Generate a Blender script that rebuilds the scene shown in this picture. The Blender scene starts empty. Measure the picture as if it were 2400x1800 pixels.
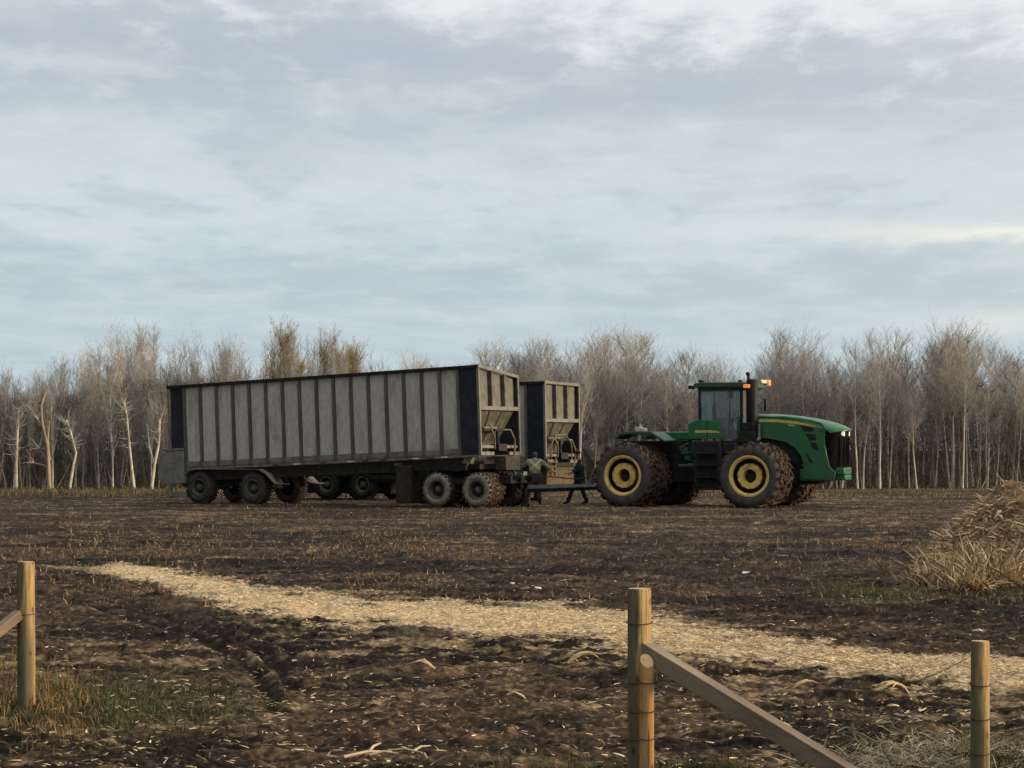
import bpy, bmesh, math, random
import numpy as np
from mathutils import Vector, Matrix, noise as mnoise
random.seed(7)
rng = np.random.default_rng(7)
R = math.radians
scene = bpy.context.scene
col = scene.collection

# ------------------------------------------------------------------ camera
F, EYE, HY = 5600.0, 1.92, 1052.0          # focal length in photo pixels, eye height, horizon row (2400x1800 photo)
cam_d = bpy.data.cameras.new("camera")
cam = bpy.data.objects.new("camera", cam_d); col.objects.link(cam)
cam.location = (0, 0, EYE); cam.rotation_euler = (R(90), 0, 0)
cam_d.sensor_width = 36; cam_d.lens = 36 * F / 2400
cam_d.shift_y = (HY - 900) / 2400
cam_d.clip_start = 0.1; cam_d.clip_end = 5000
scene.camera = cam

# ------------------------------------------------------------------ sun, sky, exposure
SUN_EL, SUN_AZ = R(9.5), R(-8)              # azimuth from +X, negative = towards the camera
sd = Vector((math.cos(SUN_EL) * math.cos(SUN_AZ), math.cos(SUN_EL) * math.sin(SUN_AZ), math.sin(SUN_EL)))
sun_d = bpy.data.lights.new("sun", 'SUN'); sun_d.energy = 3.6; sun_d.angle = R(10); sun_d.color = (1, .76, .48)
sun = bpy.data.objects.new("sun", sun_d); col.objects.link(sun)
sun.rotation_euler = sd.to_track_quat('Z', 'Y').to_euler()
scene.view_settings.view_transform = 'Standard'; scene.view_settings.look = 'None'
scene.view_settings.exposure = 0.0; scene.view_settings.gamma = 1
scene.cycles.max_bounces = 6; scene.cycles.diffuse_bounces = 3; scene.cycles.glossy_bounces = 3
scene.cycles.transparent_max_bounces = 8

def make_world():
    w = bpy.data.worlds.new("World"); scene.world = w; w.use_nodes = True
    nt = w.node_tree; N = nt.nodes; L = nt.links; N.clear()
    def nd(t, **k):
        n = N.new(t)
        for a, b in k.items(): setattr(n, a, b)
        return n
    def M(op, a, b=None, c=None):
        n = nd('ShaderNodeMath', operation=op)
        for i, v in enumerate((a, b, c)):
            if v is None: continue
            if isinstance(v, (int, float)): n.inputs[i].default_value = v
            else: L.new(v, n.inputs[i])
        return n.outputs[0]
    def SM(v, a, b):                            # smoothstep
        n = nd('ShaderNodeMapRange', interpolation_type='SMOOTHSTEP')
        L.new(v, n.inputs[0]); n.inputs[1].default_value = a; n.inputs[2].default_value = b
        return n.outputs[0]
    def mix(f, a, b):
        n = nd('ShaderNodeMix', data_type='RGBA')
        if isinstance(f, float): n.inputs[0].default_value = f
        else: L.new(f, n.inputs[0])
        for i, v in ((6, a), (7, b)):
            if isinstance(v, tuple): n.inputs[i].default_value = (*v, 1)
            else: L.new(v, n.inputs[i])
        return n.outputs[2]
    tc = nd('ShaderNodeTexCoord'); sp = nd('ShaderNodeSeparateXYZ'); L.new(tc.outputs['Generated'], sp.inputs[0])
    az = M('ARCTAN2', sp.outputs[0], sp.outputs[1])
    el = M('ARCSINE', sp.outputs[2])
    def cloud(sx, sy, scale, det, off, dist=0.3, rough=.55):
        cb = nd('ShaderNodeCombineXYZ')             # position on a flat cloud deck overhead
        h = M('ADD', M('MAXIMUM', sp.outputs[2], 0.0), .07)
        L.new(M('MULTIPLY', M('DIVIDE', sp.outputs[0], h), sx), cb.inputs[0]); L.new(M('MULTIPLY', M('DIVIDE', sp.outputs[1], h), sy), cb.inputs[1]); cb.inputs[2].default_value = off
        n = nd('ShaderNodeTexNoise'); n.inputs['Scale'].default_value = scale; n.inputs['Detail'].default_value = det
        n.inputs['Roughness'].default_value = rough; n.inputs['Distortion'].default_value = dist
        L.new(cb.outputs[0], n.inputs['Vector']); return n.outputs[0]
    nb = cloud(1.5, .9, 1.0, 7, 1.3)              # broad streaks
    nf = cloud(6.0, 3.2, 1.0, 8, 4.1, .2, .62)     # puffs
    nl = cloud(.6, .6, 1.0, 4, 8.7)
    # elevation bands bent by the broad noise
    e2 = M('ADD', el, M('MULTIPLY', M('SUBTRACT', nb, .5), .06))
    rp = nd('ShaderNodeValToRGB'); L.new(M('DIVIDE', e2, .25), rp.inputs[0])
    E = rp.color_ramp.elements
    stops = [(.0, (.53, .66, .72)), (.20, (.53, .65, .71)), (.30, (.52, .63, .69)), (.36, (.62, .73, .78)), (.44, (.65, .74, .785)),
             (.52, (.60, .68, .73)), (.60, (.50, .57, .645)), (.69, (.50, .565, .64)), (.78, (.62, .68, .72)), (1.0, (.66, .71, .74))]
    E[0].position, E[0].color = stops[0][0], (*stops[0][1], 1); E[1].position, E[1].color = stops[-1][0], (*stops[-1][1], 1)
    for p, c in stops[1:-1]:
        e = E.new(p); e.color = (*c, 1)
    c = rp.outputs[0]
    fade = SM(el, .0, .10)
    c = mix(M('MULTIPLY', M('MULTIPLY', SM(nf, .48, .68), .55), fade), c, (.72, .78, .81))           # soft lighter puffs
    c = mix(M('MULTIPLY', M('MULTIPLY', SM(nf, .50, .32), .50), fade), c, (.47, .54, .66))           # darker undersides
    nm = cloud(3.0, 1.7, 1.0, 5, 12.3, .15, .5)          # soft mottled layer all over
    c = mix(M('MULTIPLY', SM(nm, .47, .68), .42), c, (.71, .76, .78))
    c = mix(M('MULTIPLY', SM(nm, .50, .33), .40), c, (.46, .535, .61))
    warm = M('MULTIPLY', SM(az, -.1, .28), .26)
    c = mix(warm, c, (.72, .76, .76))
    # bright ragged break at the top
    top = M('ADD', el, M('ADD', M('MULTIPLY', M('SUBTRACT', nf, .5), .10), M('MULTIPLY', SM(az, -.20, .20), .028)))
    top = M('ADD', top, M('MULTIPLY', M('SUBTRACT', nb, .5), .06))
    c = mix(M('MULTIPLY', SM(top, .184, .216), .85), c, (.89, .93, .94))
    c = mix(SM(el, .21, .30), c, mix(SM(nl, .40, .62), mix(SM(sp.outputs[0], -.6, .9), (.36, .41, .47), (.66, .70, .74)), mix(SM(sp.outputs[0], -.6, .9), (.55, .59, .63), (1.05, 1.02, .96))))  # unseen upper sky graded from bright right to dim left for side light
    c = mix(SM(el, .40, 1.0), c, (1.30, 1.31, 1.30))      # unseen sky overhead brightened to light surfaces facing up
    # bright slits low on the right
    def slit(a0, e0, sa, se, amt, colr, c):
        d = M('ADD', M('POWER', M('DIVIDE', M('SUBTRACT', az, a0), sa), 2.0), M('POWER', M('DIVIDE', M('SUBTRACT', M('ADD', el, M('MULTIPLY', M('SUBTRACT', nf, .5), .012)), e0), se), 2.0))
        return mix(M('MULTIPLY', M('EXPONENT', M('MULTIPLY', d, -1.0)), amt), c, colr)
    c = slit(.205, .0885, .05, .0035, .95, (.97, .95, .84), c)
    c = slit(.15, .091, .07, .005, .4, (.88, .90, .85), c)
    c = slit(.205, .052, .045, .006, .55, (.88, .90, .86), c)
    c = slit(.0, .115, .12, .012, .30, (.70, .77, .78), c)
    c = slit(.10, .013, .5, .05, .22, (.60, .72, .78), c)
    # unseen sky to the left and behind dimmed to make the light directional
    dk = M('MULTIPLY', M('ADD', M('MULTIPLY', SM(sp.outputs[0], -.95, -.28), .70), .30), M('ADD', M('MULTIPLY', SM(M('ADD', sp.outputs[1], M('MULTIPLY', sp.outputs[0], .7)), -.8, .1), .36), .64))
    c = mix(dk, (.0, .0, .0), c)
    sky = nd('ShaderNodeTexSky', sky_type='NISHITA'); sky.sun_disc = False
    sky.sun_elevation = SUN_EL; sky.sun_rotation = math.pi / 2 - SUN_AZ
    b1 = nd('ShaderNodeBackground'); L.new(sky.outputs[0], b1.inputs[0]); b1.inputs[1].default_value = .10
    b2 = nd('ShaderNodeBackground'); L.new(c, b2.inputs[0]); b2.inputs[1].default_value = 1.0
    ms = nd('ShaderNodeMixShader'); ms.inputs[0].default_value = .93
    L.new(b1.outputs[0], ms.inputs[1]); L.new(b2.outputs[0], ms.inputs[2])
    out = nd('ShaderNodeOutputWorld'); L.new(ms.outputs[0], out.inputs[0])
make_world()

# ------------------------------------------------------------------ helpers
def pt(px, py, Y):
    return Vector(((px - 1200) * Y / F, Y, EYE + (HY - py) * Y / F))

def tag(o, label=None, cat=None, group=None, kind=None):
    if label: o['label'] = label
    if cat: o['category'] = cat
    if group: o['group'] = group
    if kind: o['kind'] = kind
    return o

def empty(name, loc=(0, 0, 0), rz=0.0, parent=None):
    o = bpy.data.objects.new(name, None); o.empty_display_size = .2
    o.location = loc; o.rotation_euler = (0, 0, rz); col.objects.link(o); o.parent = parent
    return o

def copy_tree(o, parent=None):
    c = o.copy(); col.objects.link(c); c.parent = parent
    for ch in o.children: copy_tree(ch, c)
    return c

class MB:
    def __init__(s): s.v = []; s.f = []; s.m = []
    def add(s, vs, fs, mi=0):
        n = len(s.v); s.v += [Vector(v) for v in vs]; s.f += [[i + n for i in f] for f in fs]; s.m += [mi] * len(fs); return s
    def box(s, x0, x1, y0, y1, z0, z1, mi=0):
        vs = [(x, y, z) for x in (x0, x1) for y in (y0, y1) for z in (z0, z1)]
        return s.add(vs, [(0, 1, 3, 2), (4, 6, 7, 5), (0, 4, 5, 1), (2, 3, 7, 6), (0, 2, 6, 4), (1, 5, 7, 3)], mi)
    def prism(s, prof, y0, y1, mi=0):           # profile in x,z extruded along y
        n = len(prof); vs = [(x, y0, z) for x, z in prof] + [(x, y1, z) for x, z in prof]
        fs = [tuple(range(n)), tuple(range(2 * n - 1, n - 1, -1))] + [(i, i + n, (i + 1) % n + n, (i + 1) % n) for i in range(n)]
        return s.add(vs, fs, mi)
    def tube(s, pts, rad, n=8, caps=True, mi=0, up=None):
        pts = [Vector(p) for p in pts]
        if not hasattr(rad, '__len__'): rad = [rad] * len(pts)
        vs = []
        ref = None
        for i, p in enumerate(pts):
            d = (pts[min(i + 1, len(pts) - 1)] - pts[max(i - 1, 0)]).normalized()
            if ref is None: ref = Vector((0, 0, 1)) if abs(d.z) < .9 else Vector((1, 0, 0))
            a = d.cross(ref).normalized(); b = a.cross(d); ref = b
            for k in range(n):
                t = 2 * math.pi * k / n
                vs.append(p + (a * math.cos(t) + b * math.sin(t)) * rad[i])
        fs = [(i * n + k, i * n + (k + 1) % n, (i + 1) * n + (k + 1) % n, (i + 1) * n + k) for i in range(len(pts) - 1) for k in range(n)]
        if caps: fs += [tuple(range(n - 1, -1, -1)), tuple(range((len(pts) - 1) * n, len(pts) * n))]
        return s.add(vs, fs, mi)
    def lathe(s, prof, n=32, axis='y', c=(0, 0, 0), mi=0, mis=None, close=False):   # prof: (r, a)
        vs = []
        for r, a in prof:
            for k in range(n):
                t = 2 * math.pi * k / n; u, w = r * math.cos(t), r * math.sin(t)
                p = {'y': (u, a, w), 'z': (u, w, a), 'x': (a, u, w)}[axis]
                vs.append((p[0] + c[0], p[1] + c[1], p[2] + c[2]))
        m = len(prof)
        for i in range(m if close else m - 1):
            fs = [(i * n + k, i * n + (k + 1) % n, ((i + 1) % m) * n + (k + 1) % n, ((i + 1) % m) * n + k) for k in range(n)]
            if i == 0: base = len(s.v); s.add(vs, fs, mis[i] if mis else mi)
            else:
                s.f += [[q + base for q in f] for f in fs]; s.m += [mis[i] if mis else mi] * n
        return s
    def xf(s, mat, start=0):
        for i in range(start, len(s.v)): s.v[i] = mat @ s.v[i]
        return s
    def build(s, name, mats, parent=None, bevel=0, smooth=35, seg=2):
        me = bpy.data.meshes.new(name); me.from_pydata([tuple(v) for v in s.v], [], s.f)
        for m in (mats if isinstance(mats, (list, tuple)) else [mats]): me.materials.append(m)
        me.polygons.foreach_set('material_index', s.m)
        bm = bmesh.new(); bm.from_mesh(me); bmesh.ops.recalc_face_normals(bm, faces=bm.faces); bm.to_mesh(me); bm.free()
        if smooth:
            me.polygons.foreach_set('use_smooth', [True] * len(me.polygons)); me.set_sharp_from_angle(angle=R(smooth))
        me.update()
        o = bpy.data.objects.new(name, me); col.objects.link(o); o.parent = parent
        if bevel:
            b = o.modifiers.new('bevel', 'BEVEL'); b.width = bevel; b.segments = seg; b.limit_method = 'ANGLE'; b.angle_limit = R(40)
        return o

def np_mesh(name, V, Fc, mats, colors=None, parent=None, smooth=False, mi=None):
    """V (n,3), Fc (m,k) arrays -> object; colors (n,3) per-vertex base colours"""
    me = bpy.data.meshes.new(name); n = len(V); m, k = Fc.shape
    me.vertices.add(n); me.vertices.foreach_set('co', np.ascontiguousarray(V, dtype=np.float32).ravel())
    me.loops.add(m * k); me.loops.foreach_set('vertex_index', np.ascontiguousarray(Fc, dtype=np.int32).ravel())
    me.polygons.add(m); me.polygons.foreach_set('loop_start', np.arange(0, m * k, k, dtype=np.int32))
    me.polygons.foreach_set('loop_total', np.full(m, k, dtype=np.int32))
    for mm in (mats if isinstance(mats, (list, tuple)) else [mats]): me.materials.append(mm)
    if mi is not None: me.polygons.foreach_set('material_index', np.asarray(mi, dtype=np.int32))
    me.polygons.foreach_set('use_smooth', np.full(m, smooth, dtype=bool))
    if colors is not None:
        a = me.attributes.new('Col', 'FLOAT_COLOR', 'POINT')
        c4 = np.ones((n, 4), dtype=np.float32); c4[:, :3] = colors; a.data.foreach_set('color', c4.ravel())
    me.update(calc_edges=True); me.validate()
    o = bpy.data.objects.new(name, me); col.objects.link(o); o.parent = parent
    return o

def mat(name, c1, c2=None, scale=6.0, rough=.75, metal=0.0, bump=0.0, bscale=None, lo=.4, hi=.62, stretch=(1, 1, 1),
        dirt=None, dscale=2.0, dlo=.5, dhi=.7, damt=1.0, spec=.3, attr=False, emit=None, dz=None, detail=6, coat=0):
    m = bpy.data.materials.new(name); m.use_nodes = True
    nt = m.node_tree; N = nt.nodes; L = nt.links; b = N['Principled BSDF']
    b.inputs['Roughness'].default_value = rough; b.inputs['Metallic'].default_value = metal
    b.inputs['Specular IOR Level'].default_value = spec; b.inputs['Coat Weight'].default_value = coat
    tc = N.new('ShaderNodeTexCoord'); mp = N.new('ShaderNodeMapping'); L.new(tc.outputs['Object'], mp.inputs[0])
    mp.inputs['Scale'].default_value = stretch
    def noise(sc, det=detail):
        n = N.new('ShaderNodeTexNoise'); n.inputs['Scale'].default_value = sc; n.inputs['Detail'].default_value = det
        n.inputs['Roughness'].default_value = .6; L.new(mp.outputs[0], n.inputs['Vector']); return n.outputs[0]
    def mr(v, a, c, d=0., e=1.):
        n = N.new('ShaderNodeMapRange'); n.interpolation_type = 'SMOOTHSTEP'; L.new(v, n.inputs[0])
        n.inputs[1].default_value = a; n.inputs[2].default_value = c; n.inputs[3].default_value = d; n.inputs[4].default_value = e; return n.outputs[0]
    def mx(f, a, c, blend='MIX'):
        n = N.new('ShaderNodeMix'); n.data_type = 'RGBA'; n.blend_type = blend
        if isinstance(f, (int, float)): n.inputs[0].default_value = f
        else: L.new(f, n.inputs[0])
        for i, v in ((6, a), (7, c)):
            if isinstance(v, tuple): n.inputs[i].default_value = (*v, 1)
            else: L.new(v, n.inputs[i])
        return n.outputs[2]
    base = c1
    if attr:
        at = N.new('ShaderNodeAttribute'); at.attribute_name = 'Col'; base = at.outputs['Color']
    if c2 is not None:
        f = mr(noise(scale), lo, hi)
        base = mx(f, base, c2) if not attr else mx(1.0, base, mx(f, c1, c2), 'MULTIPLY')
    if dirt is not None:
        f = mr(noise(dscale), dlo, dhi, 0., damt)
        if dz is not None:                       # splashed mud: more of it below height dz[0], none above dz[1]
            sp = N.new('ShaderNodeSeparateXYZ'); L.new(tc.outputs['Object'], sp.inputs[0])
            g = mr(sp.outputs[2], dz[1], dz[0])
            mm = N.new('ShaderNodeMath'); mm.operation = 'MULTIPLY'; L.new(f, mm.inputs[0]); L.new(g, mm.inputs[1]); f = mm.outputs[0]
        base = mx(f, base, dirt)
    if isinstance(base, tuple): b.inputs['Base Color'].default_value = (*base, 1)
    else: L.new(base, b.inputs['Base Color'])
    if bump:
        bp = N.new('ShaderNodeBump'); bp.inputs['Strength'].default_value = bump; bp.inputs['Distance'].default_value = .03
        L.new(noise(bscale or scale * 3), bp.inputs['Height']); L.new(bp.outputs[0], b.inputs['Normal'])
    if emit:
        b.inputs['Emission Color'].default_value = (*emit[0], 1); b.inputs['Emission Strength'].default_value = emit[1]
    return m

# ------------------------------------------------------------------ ground
TAB = rng.random(65536)
def vnoise(x, y, seed=0):
    xi = np.floor(x).astype(np.int64); yi = np.floor(y).astype(np.int64)
    fx = x - xi; fy = y - yi; fx = fx * fx * (3 - 2 * fx); fy = fy * fy * (3 - 2 * fy)
    def h(a, b): return TAB[((a * 73856093) ^ (b * 19349663) ^ (seed * 83492791)) & 0xffff]
    return (h(xi, yi) * (1 - fx) + h(xi + 1, yi) * fx) * (1 - fy) + (h(xi, yi + 1) * (1 - fx) + h(xi + 1, yi + 1) * fx) * fy
def fbm(x, y, seed=0, o=4, g=.5):
    s = 0; a = 1; t = 0
    for i in range(o):
        s = s + a * vnoise(x * 2 ** i + 17.3 * i, y * 2 ** i + 5.1 * i, seed + i); t += a; a *= g
    return s / t
def sst(x, a, b):
    t = np.clip((x - a) / (b - a), 0, 1); return t * t * (3 - 2 * t)

PU = np.array([(-3000, 1290), (-400, 1312), (60, 1324), (150, 1331), (215, 1332), (250, 1322), (280, 1320), (420, 1341), (560, 1363), (700, 1386), (800, 1393), (1000, 1409), (1150, 1419), (1300, 1421), (1470, 1427), (1600, 1452), (1750, 1480), (1900, 1502), (2100, 1522), (2280, 1537), (2400, 1546), (5000, 1660)], float)
PL = np.array([(-3000, 1292), (-400, 1314), (60, 1328), (150, 1338), (240, 1350), (330, 1364), (420, 1394), (560, 1426), (700, 1451), (800, 1462), (890, 1472), (1035, 1474), (1125, 1487), (1270, 1495), (1470, 1516), (1600, 1534), (1781, 1552), (1925, 1567), (2106, 1588), (2287, 1602), (2400, 1606), (5000, 1740)], float)
RUTS = [([(250, 1432), (362, 1460), (450, 1490), (540, 1525), (600, 1565), (632, 1620), (640, 1660)], 8, 1.0),
        ([(300, 1424), (410, 1450), (500, 1480), (590, 1516), (655, 1560), (690, 1610)], 6, .9),
        ([(400, 1462), (500, 1466), (600, 1490), (670, 1520), (730, 1560)], 5, .7),
        ([(90, 1400), (200, 1415), (330, 1440), (420, 1462)], 5, .6),
        ([(90, 1388), (220, 1402), (360, 1428)], 4, .5),
        ([(1100, 1520), (1180, 1524), (1260, 1532), (1300, 1540)], 9, .7),
        ([(480, 1232), (700, 1262), (900, 1300), (1050, 1340)], 5, .6),
        ([(520, 1228), (760, 1262), (980, 1305), (1180, 1372)], 4, .5),
        ([(1180, 1262), (1330, 1285), (1500, 1330), (1700, 1368)], 8, .7),
        ([(1400, 1300), (1550, 1318), (1800, 1330), (1950, 1322)], 9, .7),
        ([(1500, 1265), (1800, 1282), (2050, 1290), (2150, 1300)], 6, .6),
        ([(0, 1246), (400, 1232), (900, 1226), (1500, 1234), (2100, 1262)], 4, .5)]

def to_px(X, Y):
    Yc = np.maximum(Y, 2.0)
    return 1200 + F * X / Yc, HY + F * EYE / Yc

def ground_fields(X, Y):
    px, py = to_px(X, Y)
    wob = (fbm(X * 1.1, Y * .5, 11, 5, .6) - .5)
    u = np.interp(px, PU[:, 0], PU[:, 1]); l = np.interp(px, PL[:, 0], PL[:, 1]); th = np.clip((l - u) / 60, .06, 1.2); u = u + wob * 26 * th; l = l + (fbm(X * .9 + 40, Y * .45, 15, 5, .65) - .5) * 50 * th
    fr = (fbm(X * 4, Y * 3, 17, 3, .7) - .5) * 26 * th; u = u + fr; l = l + fr * 1.4
    f_ = np.minimum(py - u, l - py) / np.maximum(l - u, 3.0)
    straw = sst(f_ + (fbm(X * 2.2, Y * 4.5, 19, 5, .75) - .5) * 1.0 * sst(px, 150, 400), -.10, .27) * (.35 + .65 * sst(px, 195, 300))
    rut = np.zeros_like(X)
    for line, wd, dp in RUTS:
        a = np.array(line, float); d = np.full(X.shape, 1e9)
        k = wd / 10
        for (x0, y0), (x1, y1) in zip(a[:-1], a[1:]):
            t = np.clip(((px - x0) * (x1 - x0) / 16 + (py - y0) * (y1 - y0)) / ((x1 - x0) ** 2 / 16 + (y1 - y0) ** 2), 0, 1)
            d = np.minimum(d, np.hypot((px - x0 - t * (x1 - x0)) / 4, py - y0 - t * (y1 - y0)))
        rut = np.maximum(rut, np.exp(-(d / (wd * .7)) ** 2) * dp)
    g1 = .8 * np.exp(-((px - 250) / 260) ** 2 - ((py - 1655) / 60) ** 2)          # green patch, lower left
    g2 = np.exp(-((px - 1500) / 320) ** 2 - ((py - 1825) / 38) ** 2) * .55
    g3 = np.exp(-((px - 2050) / 130) ** 2 - ((py - 1385) / 28) ** 2) * .8 + np.exp(-((px - 2330) / 120) ** 2 - ((py - 1345) / 30) ** 2)
    g4 = np.exp(-((px - 2300) / 250) ** 2 - ((py - 1800) / 70) ** 2) * .6
    grass = np.clip((g1 + g2 + g3 + g4) * (.25 + 1.3 * fbm(X * 1.7, Y * .7, 31, 4)), 0, 1)
    return px, py, straw, rut, grass

def ground_z(X, Y, full=False):
    X = np.asarray(X, float); Y = np.asarray(Y, float)
    px, py, straw, rut, grass = ground_fields(X, Y)
    near = 1 - sst(Y, 30, 75)
    veh = sst(Y, 60, 74)
    z = (fbm(X * .35, Y * .35, 1, 3) - .5) * .10 * (1 - veh)
    cl = np.abs(fbm(X * 1.1, Y * 2.8, 2, 3, .55) - .5) * 2
    z += (cl - .35) * .085 * (1 - .8 * straw) * (1 - .6 * veh)
    c2 = fbm(X * 4, Y * 9, 3, 3, .6) - .5
    z += c2 * .10 * (1 - .75 * straw) * (.35 + .65 * near)
    z += (fbm(X * 22, Y * 22, 5, 2) - .5) * .035 * near
    z -= rut * .07
    z += .012 * straw
    return (z, px, py, straw, rut, grass) if full else z

m_ground = mat('field_soil', (.55, .55, .55), (1.5, 1.46, 1.40), scale=18, rough=.95, bump=.45, bscale=30, lo=.35, hi=.68, attr=True, spec=.12, detail=8)

def make_ground():
    us = np.concatenate([np.linspace(-1.6, -.25, 60, endpoint=False), np.linspace(-.25, .25, 1050), np.linspace(.25, 1.6, 61)[1:]])
    py = np.concatenate([np.linspace(3600, 1850, 60, endpoint=False), np.linspace(1850, 1140, 760, endpoint=False), np.linspace(1140, 1056, 45)])
    Ys = F * EYE / (py - HY)
    Ys = np.concatenate([[-60, -30, -12, -3, 0.5, 2.5], Ys])
    U, YY = np.meshgrid(us, Ys); X = U * (np.abs(YY) + 5)
    z, px, pyy, straw, rut, grass = ground_z(X, YY, True)
    z = np.where(YY < 4, 0, z); z = np.where(YY > 200, -.05, z)
    # colours of the soil itself: moist dark loam, drier brown loam, straw, residue, grass
    n1 = fbm(X * .20, YY * .40, 41, 5, .62); n2 = fbm(X * 1.0, YY * 2.6, 43, 5, .66); n3 = fbm(X * 5, YY * 11, 47, 3, .6); nw = rng.random(X.shape)
    dark = np.array([.0185, .0132, .0094]); brown = np.array([.083, .053, .034]); tan = np.array([.34, .245, .135]); strawc = np.array([.74, .57, .345]); green = np.array([.062, .072, .022])
    far = 1 - sst(pyy, 1215, 1330)
    w_b = np.clip(sst(n1 * .7 + n2 * .3, .42, .58) * .85 + .34 * far + (n2 - .5) * 1.6 + (n3 - .5) * .5, 0, 1)[..., None]
    c = dark * (1 - w_b) + brown * w_b
    res = sst(n2 * .62 + n3 * .38 + .10 * far * sst(n1, .3, .6) + .10 * sst(pyy, 1420, 1500) * sst(fbm(X * .35, YY * .22, 53, 3), .45, .65), .60, .78) * .62
    lo = np.interp(px, PL[:, 0], PL[:, 1]); edge = np.exp(-((pyy - lo - 18) / 34) ** 2) * sst(px, 350, 900) * .9 * sst(n2 * .5 + n3 * .5, .50, .60)
    res = np.clip(res + edge + sst(nw, .94, 1) * .40, 0, .7)[..., None]
    c = c * (1 - res) + tan * res
    sp = vnoise(X * 15, YY * 34, 57) * .6 + vnoise(X * 34, YY * 60, 58) * .4
    c = c * (.48 + 1.0 * sst(sp, .25, .80) + .7 * sst(sp, .74, .92))[..., None]
    rr = np.clip(rut * 1.0, 0, .9)[..., None]; c = c * (1 - rr) + np.array([.017, .0125, .0105]) * rr
    g = np.clip(grass * .8, 0, .8)[..., None]; c = c * (1 - g) + green * g
    holes = sst(n3 * .35 + n2 * .65, .55, .64)
    s = np.clip(straw * (1 - holes * .75), 0, 1)[..., None]; sc = strawc * (.62 + .62 * n3[..., None]) * (.85 + .3 * n1[..., None])
    c = c * (1 - s) + sc * s
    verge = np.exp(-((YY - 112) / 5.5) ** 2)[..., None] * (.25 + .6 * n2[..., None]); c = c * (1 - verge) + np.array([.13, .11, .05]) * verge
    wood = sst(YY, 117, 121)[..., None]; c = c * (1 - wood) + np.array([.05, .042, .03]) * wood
    V = np.stack([X, YY, z], -1).reshape(-1, 3)
    nr, nc = X.shape; i = np.arange(nr * nc).reshape(nr, nc)
    Fc = np.stack([i[:-1, :-1], i[:-1, 1:], i[1:, 1:], i[1:, :-1]], -1).reshape(-1, 4)
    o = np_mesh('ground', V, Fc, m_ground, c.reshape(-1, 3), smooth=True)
    tag(o, kind='structure')
make_ground()

def scatter_px(n, fpx, x0=-120, x1=2520, y0=1150, y1=1830):
    """world positions on the field, thinned by the weight fpx(px, py, X, Y)"""
    P = []
    tot = 0
    while tot < n:
        px = rng.uniform(x0, x1, n * 2); py = rng.uniform(y0, y1, n * 2)
        Y = F * EYE / (py - HY); X = (px - 1200) * Y / F
        k = rng.random(n * 2) < fpx(px, py, X, Y)
        P.append(np.stack([X[k], Y[k]], -1)); tot += k.sum()
    return np.concatenate(P)[:n]

m_blade = mat('dry_blades', (.8, .8, .8), (1.2, 1.2, 1.15), scale=3, rough=.8, attr=True, spec=.15)
def blades(name, XY, h, w, colors, lean=.5, label=None, flat=0.0, kind='stuff', curl=.3):
    """narrow two-segment blades standing (or lying, flat=1) on the field"""
    n = len(XY); X, Y = XY[:, 0], XY[:, 1]; z = ground_z(X, Y)
    h = rng.uniform(h[0], h[1], n); w = rng.uniform(w[0], w[1], n); a = rng.uniform(0, 2 * np.pi, n); b = rng.uniform(0, 2 * np.pi, n)
    el = (1 - flat) * (np.pi / 2 - np.abs(rng.normal(0, lean, n))) + flat * rng.uniform(-.05, .35, n)
    d = np.stack([np.cos(a) * np.cos(el), np.sin(a) * np.cos(el), np.sin(el)], -1)
    side = np.stack([np.cos(b), np.sin(b), rng.uniform(-.3, .3, n)], -1)
    if flat: side = np.stack([-np.sin(a), np.cos(a), rng.uniform(-.6, .6, n)], -1)
    side *= w[:, None]
    p0 = np.stack([X, Y, z + flat * .015], -1); pm = p0 + d * (h * .55)[:, None]
    d2 = d + np.stack([np.cos(a), np.sin(a), -np.ones(n)], -1) * curl * (1 - .7 * flat); d2 /= np.linalg.norm(d2, axis=1)[:, None]
    p1 = pm + d2 * (h * .45)[:, None]
    V = np.stack([p0 - side * .5, p0 + side * .5, pm + side * .4, pm - side * .4, p1 + side * .08, p1 - side * .08], 1).reshape(-1, 3)
    k = (np.arange(n) * 6)[:, None]
    Fc = np.stack([k + np.array([0, 1, 2, 3]), k + np.array([3, 2, 4, 5])], 1).reshape(-1, 4)
    cc = np.repeat(colors * rng.uniform(.65, 1.3, (n, 1)), 6, 0)
    o = np_mesh(name, V, Fc, m_blade, cc)
    if kind: tag(o, label, name.replace('_', ' '), kind=kind)
    return o
def pal(n, cols, p=None):
    c = np.array(cols); return c[rng.choice(len(c), n, p=p)]

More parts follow.
